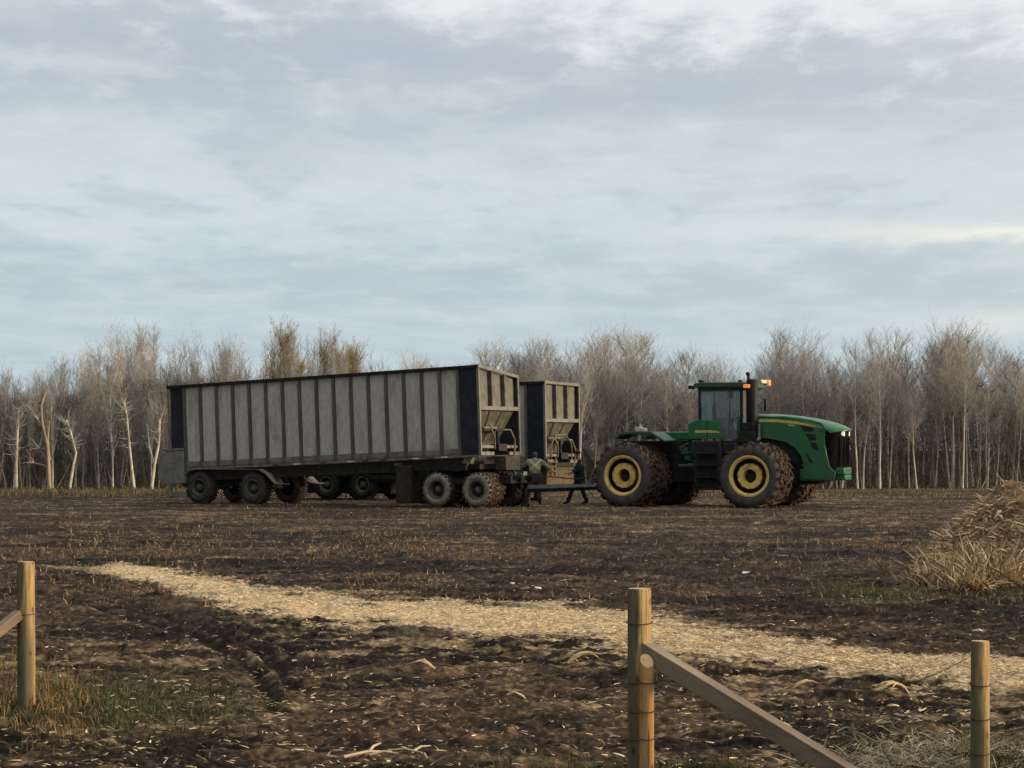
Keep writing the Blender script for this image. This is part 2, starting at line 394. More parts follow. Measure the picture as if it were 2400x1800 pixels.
def field_cover():
    gf = lambda px, py, X, Y: ground_fields(X, Y)
    P = scatter_px(17000, lambda px, py, X, Y: np.where(py < 1310, .9, np.where(py < 1420, .25, .0)) * (.15 + sst(fbm(X * .6, Y * .25, 61, 3), .42, .62)) * (1 - gf(px, py, X, Y)[2]), y0=1146)
    hh = (.03, .13)
    blades('stubble', P, hh, (.008, .022), pal(len(P), [(.22, .15, .085), (.15, .10, .06), (.32, .24, .15), (.10, .065, .042)]), lean=.6, label='short dry stubble over the brown field')
    P = scatter_px(30000, lambda px, py, X, Y: gf(px, py, X, Y)[2] ** 1.6 * .95 * (fbm(X * 1.0, Y * 2.6, 43, 5, .66) < .575) + .010)
    blades('straw', P, (.02, .08), (.006, .014), pal(len(P), [(.74, .57, .34), (.68, .51, .30), (.80, .65, .42), (.50, .37, .21)]), flat=1.0, label='loose pale straw strewn along the track')
    P = scatter_px(2800, lambda px, py, X, Y: .1 + .9 * sst(fbm(X * .9, Y * .4, 71, 3), .45, .65) * (1 - gf(px, py, X, Y)[2]), y0=1290)
    blades('crop_residue', P, (.02, .07), (.008, .025), pal(len(P), [(.30, .22, .13), (.52, .42, .26), (.20, .14, .08), (.12, .085, .055)]), flat=1.0, label='broken crop residue scattered over the mud')
    P = scatter_px(13000, lambda px, py, X, Y: gf(px, py, X, Y)[4] ** 1.3, y0=1300)
    blades('grass', P, (.02, .075), (.004, .010), pal(len(P), [(.075, .095, .03), (.10, .115, .04), (.15, .14, .06), (.055, .07, .022), (.05, .055, .022)]), lean=.75, label='patchy green and faded grass in the foreground')
    P = scatter_px(1800, lambda px, py, X, Y: np.exp(-((px - 130) / 80) ** 2 - ((py - 1665) / 60) ** 2) + .5 * np.exp(-((px - 20) / 80) ** 2 - ((py - 1600) / 50) ** 2), y0=1500)
    blades('dead_grass', P, (.04, .13), (.004, .009), pal(len(P), [(.26, .15, .075), (.20, .12, .06), (.13, .12, .045), (.32, .21, .10)]), lean=.5, label='rusty dead grass round the foot of the left post')
    P = scatter_px(8000, lambda px, py, X, Y: np.where(px < 1000, 1.0, .35), y0=1138, y1=1168, x0=-300, x1=2700)
    blades('verge_grass', P, (.08, .26), (.02, .04), pal(len(P), [(.15, .12, .055), (.10, .095, .04), (.21, .155, .08)]), lean=.5, label='rank faded grass along the edge of the wood')
    P = scatter_px(2600, lambda px, py, X, Y: np.exp(-((px - 2160) / 150) ** 2 - ((py - 1800) / 45) ** 2), y0=1650)
    blades('trampled_grass', P, (.08, .24), (.004, .009), pal(len(P), [(.30, .25, .15), (.22, .17, .10), (.36, .30, .2)]), flat=.85, label='flattened pale grass at the bottom right')
field_cover()

# ------------------------------------------------------------------ wood of bare aspens
m_bark_w = mat('pale_bark', (.74, .68, .58), (.46, .42, .35), scale=5, rough=.85, stretch=(1, 1, .5), dirt=(.03, .025, .02), dscale=4.5, dlo=.60, dhi=.66, bump=.3)
m_bark_g = mat('grey_bark', (.36, .32, .27), (.19, .165, .135), scale=5, rough=.9, stretch=(1, 1, .4), bump=.3)
m_bark_dead = mat('bare_dead_wood', (.50, .37, .26), (.34, .25, .17), scale=4, rough=.8, stretch=(1, 1, .3))
m_twig_p = mat('purple_grey_twigs', (.40, .37, .345), (.27, .245, .228), scale=.8, rough=.9, spec=.1)
m_twig_t = mat('tan_grey_twigs', (.52, .48, .43), (.35, .32, .285), scale=.8, rough=.9, spec=.1)
m_twig_y = mat('yellowing_twigs', (.42, .345, .20), (.30, .25, .16), scale=.8, rough=.9, spec=.1)
m_leaf_o = mat('olive_leaves', (.22, .19, .095), (.29, .24, .12), scale=1.2, rough=.8, spec=.15)
m_leaf_y = mat('yellow_leaves', (.42, .31, .09), (.28, .21, .07), scale=1.2, rough=.8, spec=.15)
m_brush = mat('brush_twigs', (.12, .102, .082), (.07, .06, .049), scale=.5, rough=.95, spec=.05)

def tree_geo(h, seed, base_frac=.4, spread=1.0, ntw=900, upright=.75, r0=.075, fork=False, leaves=0, ttk=.011):
    r = random.Random(seed)
    tr = MB(); tw_v = []; tw_f = []; lf_v = []; lf_f = []
    def twig(p, d, L, t):
        a = d.orthogonal().normalized(); b = d.cross(a); n = len(tw_v)
        mid = p + d * L * .5 + Vector((r.uniform(-1, 1), r.uniform(-1, 1), r.uniform(-.3, 1))) * L * .10
        q = p + d * L
        for k in range(3):
            w = 2 * math.pi * k / 3; o = a * math.cos(w) + b * math.sin(w); tw_v.append(p + o * t); 
        for k in range(3):
            w = 2 * math.pi * k / 3; o = a * math.cos(w) + b * math.sin(w); tw_v.append(mid + o * t * .7)
        tw_v.append(q)
        for k in range(3):
            k2 = (k + 1) % 3
            tw_f.append((n + k, n + k2, n + 3 + k2)); tw_f.append((n + k, n + 3 + k2, n + 3 + k)); tw_f.append((n + 3 + k, n + 3 + k2, n + 6))
        return mid, q
    stems = [(Vector((0, 0, -.05)), Vector((r.uniform(-.06, .06), r.uniform(-.06, .06), 1)).normalized(), h, r0)]
    if fork:
        stems.append((Vector((0, 0, h * .28)), Vector((r.choice((-1, 1)) * .28, r.uniform(-.1, .1), 1)).normalized(), h * .62, r0 * .7))
    limbs = []
    for p0, d, L, rr in stems:
        pts = []; rads = []; p = p0.copy(); dd = d.copy(); ns = 9
        for i in range(ns + 1):
            t = i / ns; pts.append(p.copy()); rads.append(rr * (1 - .88 * t) * (1.25 if i == 0 else 1))
            dd = (dd + Vector((r.uniform(-.05, .05), r.uniform(-.05, .05), .04))).normalized(); p = p + dd * (L / ns)
        tr.tube(pts, rads, 7, caps=False)
        nl = int(21 * L / h)
        for j in range(nl):
            t = base_frac + (1 - base_frac) * (j + r.random()) / nl * .97
            i = min(int(t * ns), ns - 1); q = pts[i].lerp(pts[i + 1], t * ns - i)
            az = r.uniform(0, 2 * math.pi); inc = r.uniform(.35, .8) / upright * .75
            ld = Vector((math.cos(az) * math.sin(inc), math.sin(az) * math.sin(inc), math.cos(inc)))
            tt = (t - base_frac) / (1 - base_frac); LL = h * r.uniform(.13, .25) * (.50 + .75 * math.sin(math.pi * (.22 + .66 * tt))) * spread
            lp = [q]; lr = [rr * .34 * (1 - .6 * t)]
            for s in range(3):
                ld = (ld + Vector((r.uniform(-.15, .15), r.uniform(-.15, .15), .22))).normalized(); lp.append(lp[-1] + ld * LL / 3); lr.append(lr[0] * (1 - (s + 1) / 3.4))
            tr.tube(lp, lr, 4, caps=False)
            limbs.append((lp, LL))
        limbs.append((pts[5:], L * .4))
    for k in range(ntw):
        lp, LL = r.choice(limbs); t = r.uniform(.12, 1) * (len(lp) - 1); i = min(int(t), len(lp) - 2)
        q = lp[i].lerp(lp[i + 1], t - i); d0 = (lp[i + 1] - lp[i]).normalized()
        d = (d0 * .55 + Vector((r.uniform(-1, 1), r.uniform(-1, 1), r.uniform(-.1, 1.1) * upright)) * .75).normalized()
        L = r.uniform(.25, .85) * (h / 8) * (.6 + .4 * spread)
        mid, q2 = twig(q, d, L, ttk * r.uniform(.5, 1.1))
        for s in range(2):
            d3 = (d + Vector((r.uniform(-1, 1), r.uniform(-1, 1), r.uniform(-.3, .8))) * .6).normalized()
            twig(mid.lerp(q2, r.random()), d3, L * r.uniform(.3, .6), ttk * .55)
        if r.random() < leaves:
            for s in range(3):
                c = q.lerp(q2, r.random()) + Vector((r.uniform(-.1, .1), r.uniform(-.1, .1), r.uniform(-.1, .1)))
                a = Vector((r.uniform(-1, 1), r.uniform(-1, 1), r.uniform(-1, 1))).normalized(); b = a.orthogonal().normalized(); sz = r.uniform(.025, .05)
                n = len(lf_v); lf_v += [c - a * sz, c + b * sz * .7, c + a * sz, c - b * sz * .7]; lf_f.append((n, n + 1, n + 2, n + 3))
    return tr, np.array([tuple(v) for v in tw_v]), np.array(tw_f), lf_v, lf_f

PROTO = []
def proto(seed, bark, twig, leafm=None, **k):
    tr, V, Fc, lv, lf = tree_geo(seed=seed, **k)
    q = 8.0 / float(np.percentile(V[:, 2], 99.7)); V = V * q; lv = [v * q for v in lv]; tr.xf(Matrix.Scale(q, 4))
    root = empty('aspen_tree'); root['h'] = 0.0
    t = tr.build('trunk', bark, root)
    cm = bpy.data.meshes.new('crown')
    allv = [tuple(v) for v in V] + [tuple(v) for v in lv]; n = len(V)
    cm.from_pydata(allv, [], [tuple(f) for f in Fc] + [tuple(i + n for i in f) for f in lf])
    cm.materials.append(twig); cm.materials.append(leafm or m_leaf_o)
    cm.polygons.foreach_set('material_index', [0] * len(Fc) + [1] * len(lf)); cm.update()
    c = bpy.data.objects.new('crown', cm); col.objects.link(c); c.parent = root
    del root['h']
    return root
# right-hand kinds: slim white stems; left-hand kinds: dense upright crowns, some leaf left
kindR = [proto(100 + i, [m_bark_w, m_bark_w, m_bark_g][i % 3], [m_twig_p, m_twig_t][i % 2], h=8, base_frac=.42 + .04 * (i % 3), ntw=600, upright=[.72, .52, .62][i % 3], spread=[1.3, 1.1, 1.5][i % 3], r0=.072 + .012 * (i % 2), fork=i % 3 == 2, ttk=.0085) for i in range(6)]
kindL = [proto(200 + i, [m_bark_g, m_bark_w][i % 2], m_twig_t, leafm=m_leaf_o, h=8, base_frac=.28, ntw=560, upright=1.1, spread=1.3, ttk=.0095, r0=.07, fork=i % 2 == 1, leaves=.10) for i in range(4)]
kindY = [proto(300 + i, m_bark_g, m_twig_y, leafm=m_leaf_y, h=8, base_frac=.3, ntw=620, upright=1.0, r0=.065, leaves=.55) for i in range(2)]
kindO = [proto(400 + i, m_bark_g, m_twig_p, leafm=m_leaf_o, h=8, base_frac=.22, ntw=560, upright=.7, spread=1.15, r0=.06, leaves=.45) for i in range(2)]

SKY = np.array([(-900, 800), (0, 835), (60, 848), (130, 843), (200, 812), (240, 778), (310, 766), (420, 766), (560, 776), (640, 782), (700, 802), (750, 794), (800, 812), (850, 828), (885, 850), (905, 880), (925, 858), (950, 822), (975, 845), (1000, 852), (1040, 832), (1100, 818), (1220, 798), (1320, 782), (1400, 790), (1440, 760), (1500, 780), (1560, 812), (1600, 815), (1700, 830), (1735, 850), (1760, 850), (1800, 800), (1830, 772), (1870, 770), (1905, 800), (1950, 842), (2010, 784), (2080, 776), (2120, 842), (2150, 795), (2250, 760), (2300, 766), (2335, 832), (2390, 822), (3300, 800)], float)
def sky_h(X, Y):
    px = 1200 + F * X / Y; return EYE + (HY - np.interp(px, SKY[:, 0], SKY[:, 1])) * Y / F

def make_wood():
    used = set(); k = 0
    def place(p, X, Y, h, label, group):
        o = p if p.name not in used else copy_tree(p)
        used.add(o.name)
        o.location = (X, Y, 0); s = h / 8.0
        o.rotation_euler = (random.gauss(0, .045), random.gauss(0, .045), random.uniform(0, 6.28)); w = s * random.uniform(.85, 1.15); o.scale = (w, w, s)
        tag(o, label, 'tree', group); return o
    # rows from the field edge back into the wood; the last trees stand about 24 m behind the first
    for row, (Y0, Y1, n, fr) in enumerate(((115.5, 118, 76, (.55, .98)), (118, 124, 92, (.78, 1.04)), (124, 138, 98, (.86, 1.06)))):
        for i in range(n):
            px = -130 + 2660 * (i + random.uniform(.1, .9)) / n; Y = random.uniform(Y0, Y1); X = (px - 1200) * Y / F
            h = float(sky_h(X, Y)) * random.uniform(*fr)
            if px < 640:
                p = random.choice(kindL + kindO) ; g = 'aspens in the grove left of the long trailer'
                lab = {0: 'grey aspen with dense upright twigs at the front edge of the left grove', 1: 'tall grey aspen with upright twigs inside the left grove', 2: 'tall bare aspen at the back of the left grove'}[row]
                if p in kindO: h *= .70
            elif px < 890:
                p = random.choice(kindY + kindL[:3]) if row else random.choice(kindY + kindL[:1]); h *= 1.03; g = 'yellowing trees above the long trailer'
                lab = 'small tree with yellow olive leaves rising behind the long trailer'; h *= 1.04
            elif px < 1640:
                p = random.choice(kindR + kindO); g = 'bare aspens between the trailers and the tractor cab'
                lab = {0: 'slim bare aspen with a pale trunk in front row behind the tractor rear', 1: 'bare purple grey aspen in the middle of the wood behind the trailers', 2: 'tall bare aspen at the back of the wood behind the trailers'}[row]
            else:
                p = random.choice(kindR + kindR + kindO[:1]); g = 'bare aspens in the wood right of the cab'
                lab = {0: 'slim white trunked aspen at the field edge right of the tractor cab', 1: 'bare aspen in the middle of the wood right of the tractor cab', 2: 'tall bare aspen at the back of the wood right of the tractor cab'}[row]
            place(p, X, Y, max(h, 2.5), lab, g)
    # trees one can point at
    for px, py, Y, kk, lab in ((1440, 756, 117, 2, 'tallest bare aspen standing above the rear wheels of the tractor'), (2265, 757, 116.5, 5, 'tall broad aspen near the right edge of the photo with wide fine crown'),
                               (1835, 768, 117, 0, 'tall aspen rising just above the tractor hood'), (2010, 785, 115.6, 4, 'aspen with ascending pale limbs just right of the tractor nose'),
                               (950, 818, 150, 3, 'small faint bare tree in the sky gap above the trailer middle')):
        Xw = (px - 1200) * Y / F
        o = place(kindR[kk], Xw, Y, EYE + (HY - py) * Y / F, lab, None)
        if 'group' in o: del o['group']
    for p in kindR + kindL + kindY + kindO:
        if p.name not in used: place(p, random.uniform(-20, 20), 125, 6, 'bare aspen in the middle of the wood behind the trailers', 'bare aspens between the trailers and the tractor cab')
    # dead forked pale tree at the left field edge
    r = empty('dead_tree'); b = MB(); Yd = 114.6
    P = lambda x, y: pt(x, y, Yd)
    b.tube([P(116, 1149), P(114, 1090), P(111, 1040), P(103, 1010), P(98, 985), P(97, 950), P(108, 915), P(116, 900)], [.10, .085, .08, .07, .06, .055, .05, .035], 8)
    b.tube([P(111, 1040), P(113, 1010), P(116, 985)], [.06, .05, .03], 7)
    b.tube([P(103, 1010), P(90, 985), P(75, 962), P(64, 945)], [.045, .035, .025, .012], 6)
    b.tube([P(114, 1090), P(104, 1070), P(92, 1050)], [.03, .02, .008], 5)
    b.tube([P(112, 1095), P(96, 1088), P(62, 1084)], [.03, .022, .01], 5)
    o = P(116, 1149); o.z = 0; b.xf(Matrix.Translation(-o)); r.location = o
    b.build('trunk', m_bark_dead, r)
    b = MB()
    for q in range(60):
        a = random.choice(((90, 985), (75, 962), (64, 945), (92, 1050), (80, 1086))); s = P(*a) - o
        d = Vector((random.uniform(-1, .6), random.uniform(-.6, .6), random.uniform(-.2, 1))).normalized() * random.uniform(.3, .9)
        b.tube([s, s + d * .5 + Vector((0, 0, .05)), s + d], [.012, .008, .003], 3, caps=False)
    b.build('crown', m_twig_t, r)
    tag(r, 'dead forked tree with bare orange pale trunk at the left field edge', 'tree')
    # leaning pale stems low at the edge
    for i, (pts, w, lab) in enumerate((([(315, 1148), (309, 1100), (305, 1060), (297, 975), (290, 940)], .075, 'leaning pale trunk at the field edge left of the trailer rear'),
                              ([(163, 1146), (172, 1090), (178, 1062), (165, 1010), (155, 985)], .07, 'crooked pale birch trunk midway between left edge and trailer'),
                              ([(355, 1148), (362, 1090), (372, 1040), (374, 985), (384, 960)], .08, 'pale forked trunk directly beside the trailer rear box'),
                              ([(38, 1146), (38, 1080), (41, 1010), (43, 960)], .075, 'thick pale trunk near the left edge of the photo'))):
        Yd = 115.0; r = empty('bare_trunk'); b = MB(); o = pt(*pts[0], Yd); o.z = 0; r.location = o
        q = [pt(x, y, Yd) - o for x, y in pts]; q[0].z = -.05
        b.tube(q, [w * (1 - .6 * j / len(q)) for j in range(len(q))], 8)
        if i == 2: b.tube([q[1], q[1] + Vector((-.25, 0, .9)), q[1] + Vector((-.35, .1, 2.0))], [w * .6, w * .5, w * .2], 7)
        b.build('trunk', m_bark_w, r)
        b = MB()
        for z in range(70):
            k3 = random.choice((1, 1, 2)); s = q[-k3].lerp(q[-k3 - 1], random.random()); d = Vector((random.uniform(-1, 1), random.uniform(-.8, .8), random.uniform(-.1, 1.6))).normalized() * random.uniform(.25, .9)
            b.tube([s, s + d * .5 + Vector((0, 0, -.06)), s + d], [.016, .01, .003], 3, caps=False)
        b.build('crown', m_twig_t, r)
        tag(r, lab, 'tree')
    # deep wood behind, reads as one mass
    protos = [tree_geo(7.2, 900 + i, base_frac=.3, ntw=240, upright=.9, r0=.07, ttk=.016) for i in range(4)]
    VV = []; FF = []; MI = []; off = 0
    for i in range(330):
        tr, tV, tF, _, _ = protos[i % 4]
        Y = random.uniform(132, 165); X = (random.uniform(-260, 2660) - 1200) * Y / F; h = float(sky_h(X, Y)) * random.uniform(.55, .82); s = h / 8; a = random.uniform(0, 6.28)
        if h < 2: continue
        rv = np.array([tuple(v) for v in tr.v]); rf = np.array([f for f in tr.f if len(f) == 4])
        rf = np.concatenate([rf[:, [0, 1, 2]], rf[:, [0, 2, 3]]])
        V = np.concatenate([rv, tV]); Fc = np.concatenate([rf, tF + len(rv)])
        ca, sa = math.cos(a) * s, math.sin(a) * s
        W = np.stack([V[:, 0] * ca - V[:, 1] * sa + X, V[:, 0] * sa + V[:, 1] * ca + Y, V[:, 2] * s], -1)
        VV.append(W); FF.append(Fc + off); off += len(W); MI += [1] * len(rf) + [0] * len(tF)
    o = np_mesh('deep_wood', np.concatenate(VV), np.concatenate(FF), [m_twig_p, m_bark_g], mi=MI)
    tag(o, 'deep mass of bare trunks and twigs behind the front aspens', 'wood', kind='stuff')
    # thin saplings and poles leaning every way, part of the same tangle
    b = MB()
    for i in range(700):
        Y = random.uniform(115.5, 132); X = (random.uniform(-260, 2660) - 1200) * Y / F; hh = random.uniform(1.5, 5.2); lx_, ly_ = random.gauss(0, .16), random.gauss(0, .12); r_ = random.uniform(.018, .045)
        pts = [Vector((X, Y, -.05))]
        for q in range(4): pts.append(pts[-1] + Vector((lx_ + random.gauss(0, .09), ly_, 1)) * hh / 4)
        b.tube(pts, [r_, r_ * .85, r_ * .7, r_ * .5, r_ * .2], 5, caps=False)
    o = b.build('saplings', m_bark_g); tag(o, 'thin leaning saplings tangled along the edge of the wood', 'saplings', kind='stuff')
    # brushwood between the trunks
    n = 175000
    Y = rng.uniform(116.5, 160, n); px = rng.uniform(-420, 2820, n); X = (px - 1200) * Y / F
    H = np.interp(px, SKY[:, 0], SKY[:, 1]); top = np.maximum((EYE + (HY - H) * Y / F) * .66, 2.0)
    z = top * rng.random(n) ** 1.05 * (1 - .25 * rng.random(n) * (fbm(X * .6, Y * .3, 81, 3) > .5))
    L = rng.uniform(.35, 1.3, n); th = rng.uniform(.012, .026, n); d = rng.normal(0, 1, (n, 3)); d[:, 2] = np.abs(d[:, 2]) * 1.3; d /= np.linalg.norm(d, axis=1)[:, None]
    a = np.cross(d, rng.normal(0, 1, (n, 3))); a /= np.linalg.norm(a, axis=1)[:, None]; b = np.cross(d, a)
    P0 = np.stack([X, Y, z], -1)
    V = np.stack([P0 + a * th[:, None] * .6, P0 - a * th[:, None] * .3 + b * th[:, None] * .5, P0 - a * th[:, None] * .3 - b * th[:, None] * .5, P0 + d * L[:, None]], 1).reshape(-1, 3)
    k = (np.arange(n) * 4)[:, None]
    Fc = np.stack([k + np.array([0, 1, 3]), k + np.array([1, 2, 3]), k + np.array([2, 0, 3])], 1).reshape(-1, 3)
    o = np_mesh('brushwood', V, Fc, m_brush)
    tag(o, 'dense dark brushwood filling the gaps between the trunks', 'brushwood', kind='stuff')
make_wood()

# ------------------------------------------------------------------ vehicle materials
MUD = (.075, .055, .038)
m_panel = mat('galvanised_panel', (.64, .62, .555), (.50, .48, .425), scale=13, rough=.6, metal=.1, spec=.35, dirt=(.20, .165, .12), dscale=2.6, dlo=.46, dhi=.78, damt=.65, bump=.05, bscale=26, stretch=(1, 1, .3), lo=.36, hi=.66)
m_rib = mat('dirty_dark_steel', (.10, .092, .08), (.15, .125, .10), scale=5, rough=.7, stretch=(1, 1, .2))
m_sill = mat('dusty_sill', (.25, .225, .175), (.16, .14, .105), scale=5, rough=.8)
m_navy = mat('navy_black_panel', (.018, .021, .030), (.030, .034, .042), scale=3, rough=.45, dirt=(.06, .055, .045), dscale=1.6, dlo=.5, dhi=.8, damt=.7)
m_black = mat('black_steel', (.014, .014, .015), (.03, .027, .024), scale=6, rough=.7)
m_cream = mat('dusty_cream_steel', (.175, .17, .148), (.125, .12, .103), scale=4, rough=.7, dirt=(.16, .13, .09), dscale=3, dlo=.52, dhi=.75, damt=.7)
m_creamf = mat('cream_frame', (.235, .226, .195), (.165, .158, .132), scale=5, rough=.7)
m_creamd = mat('muddy_cream', (.15, .138, .105), (.085, .076, .057), scale=4, rough=.8, dirt=(.09, .075, .05), dscale=2.4, dlo=.45, dhi=.7)
m_chassis = mat('olive_black_chassis', (.035, .034, .026), (.06, .054, .04), scale=5, rough=.8, dirt=MUD, dscale=3)
m_fender = mat('dusty_fender', (.20, .19, .135), (.13, .12, .085), scale=4, rough=.75)
m_flap = mat('mud_flap_rubber', (.034, .029, .021), (.055, .045, .032), scale=3, rough=.9)
m_tyreA = mat('dusty_tyre', (.040, .038, .036), (.070, .064, .056), scale=4, rough=.85)
m_tyreB = mat('mud_caked_tyre', (.30, .27, .215), (.20, .175, .135), scale=5, rough=.95, bump=.6, dirt=(.38, .345, .275), dscale=7, dlo=.5, dhi=.7)
m_tread = mat('muddy_tread', (.085, .055, .036), (.035, .026, .020), scale=7, rough=.95, bump=.6, dirt=(.145, .10, .07), dscale=5, dlo=.55, dhi=.75)
m_rimt = mat('dusty_grey_rim', (.13, .12, .105), (.08, .072, .06), scale=6, rough=.8)
m_hole = mat('muddy_shaded_recess', (.02, .015, .011), (.055, .036, .02), scale=8, rough=.8)  # shade of the wheel recesses put into the colour, as muddy brown
m_white = mat('white_tape', (.75, .74, .70), (.6, .58, .52), scale=8, rough=.4)
m_red = mat('red_tape', (.22, .03, .025), (.12, .025, .02), scale=8, rough=.4)
m_hose = mat('dusty_hose', (.22, .19, .14), (.12, .10, .075), scale=5, rough=.7)
m_rust = mat('rusty_plate', (.13, .09, .052), (.10, .092, .06), scale=3, rough=.85, dirt=(.10, .05, .03), dscale=5, dlo=.5, dhi=.65)
m_greybox = mat('grey_box_paint', (.25, .245, .215), (.18, .175, .155), scale=3, rough=.6)
m_blue = mat('blue_black_hitch', (.018, .021, .030), (.035, .037, .042), scale=4, rough=.5)
m_bluel = mat('scuffed_blue_steel', (.16, .19, .24), (.08, .09, .11), scale=5, rough=.5)

def trailer_wheel(name, parent, rad, wid, rim_r, tyre_m, lugs=26, seed=1, inset=.16):
    """wheel with its outer face at local y=0, body towards +y"""
    r = random.Random(seed)
    w = empty(name, parent=parent); b = MB()
    b.lathe([(rim_r, .03), (rim_r + .05, -.015), ((rim_r + rad) / 2, -.03), (rad - .07, .0), (rad - .02, .06), (rad - .02, wid - .06), (rad - .07, wid), (rim_r + .05, wid), (rim_r, wid - .04)], 40, mis=[0, 0, 0, 0, 1, 1, 1, 1])
    for k in range(lugs):
        for sd in (0, 1):
            a = 2 * math.pi * (k + .5 * sd) / lugs; da = .55 * 2 * math.pi / lugs
            y0, y1 = (.0, wid * .48) if sd == 0 else (wid, wid * .52)
            vs = []
            for y, aa in ((y0, a), (y1, a + da * .9)):
                for rr in (rad - .05, rad + r.uniform(-.005, .02)):
                    for t in (-.25, .25): vs.append((rr * math.cos(aa + t * da * 2), y, rr * math.sin(aa + t * da * 2)))
            b.add(vs, [(0, 1, 3, 2), (4, 6, 7, 5), (0, 4, 5, 1), (2, 3, 7, 6), (0, 2, 6, 4), (1, 5, 7, 3)], 1)
    for v in b.v:
        v += Vector((r.uniform(-1, 1), r.uniform(-1, 1), r.uniform(-1, 1))) * .006
    b.build('tyre', [tyre_m, m_tread if tyre_m is m_tyreB else tyre_m], w, smooth=45)
    b = MB(); b.lathe([(rim_r + .005, .04), (rim_r + .02, -.01), (rim_r - .02, -.01), (rim_r - .05, .05), (rim_r - .06, inset + .05), (.14, inset + .02)], 32, mis=[0, 0, 0, 0, 1])
    b.lathe([(.14, inset + .03), (.14, inset - .06), (.105, inset - .09), (.10, inset - .14), (.07, inset - .16), (.001, inset - .16)], 20, mi=0)
    for k in range(10):
        a = 2 * math.pi * k / 10; b.lathe([(.02, inset + .03), (.02, inset - .03), (.001, inset - .03)], 6, c=(.2 * math.cos(a), 0, .2 * math.sin(a)), mi=0)
    b.build('rim', [m_rimt, m_hole], w)
    return w

def put_wheels(root, proto_w, spots):
    """spots: (x, y, z, far) ; far wheels face the other side"""
    for i, (x, y, z, far) in enumerate(spots):
        w = proto_w if i == 0 else copy_tree(proto_w, root)
        w.location = (x, y, z); w.rotation_euler = (0, random.uniform(0, 6), 0) if not far else (0, random.uniform(0, 6), math.pi)

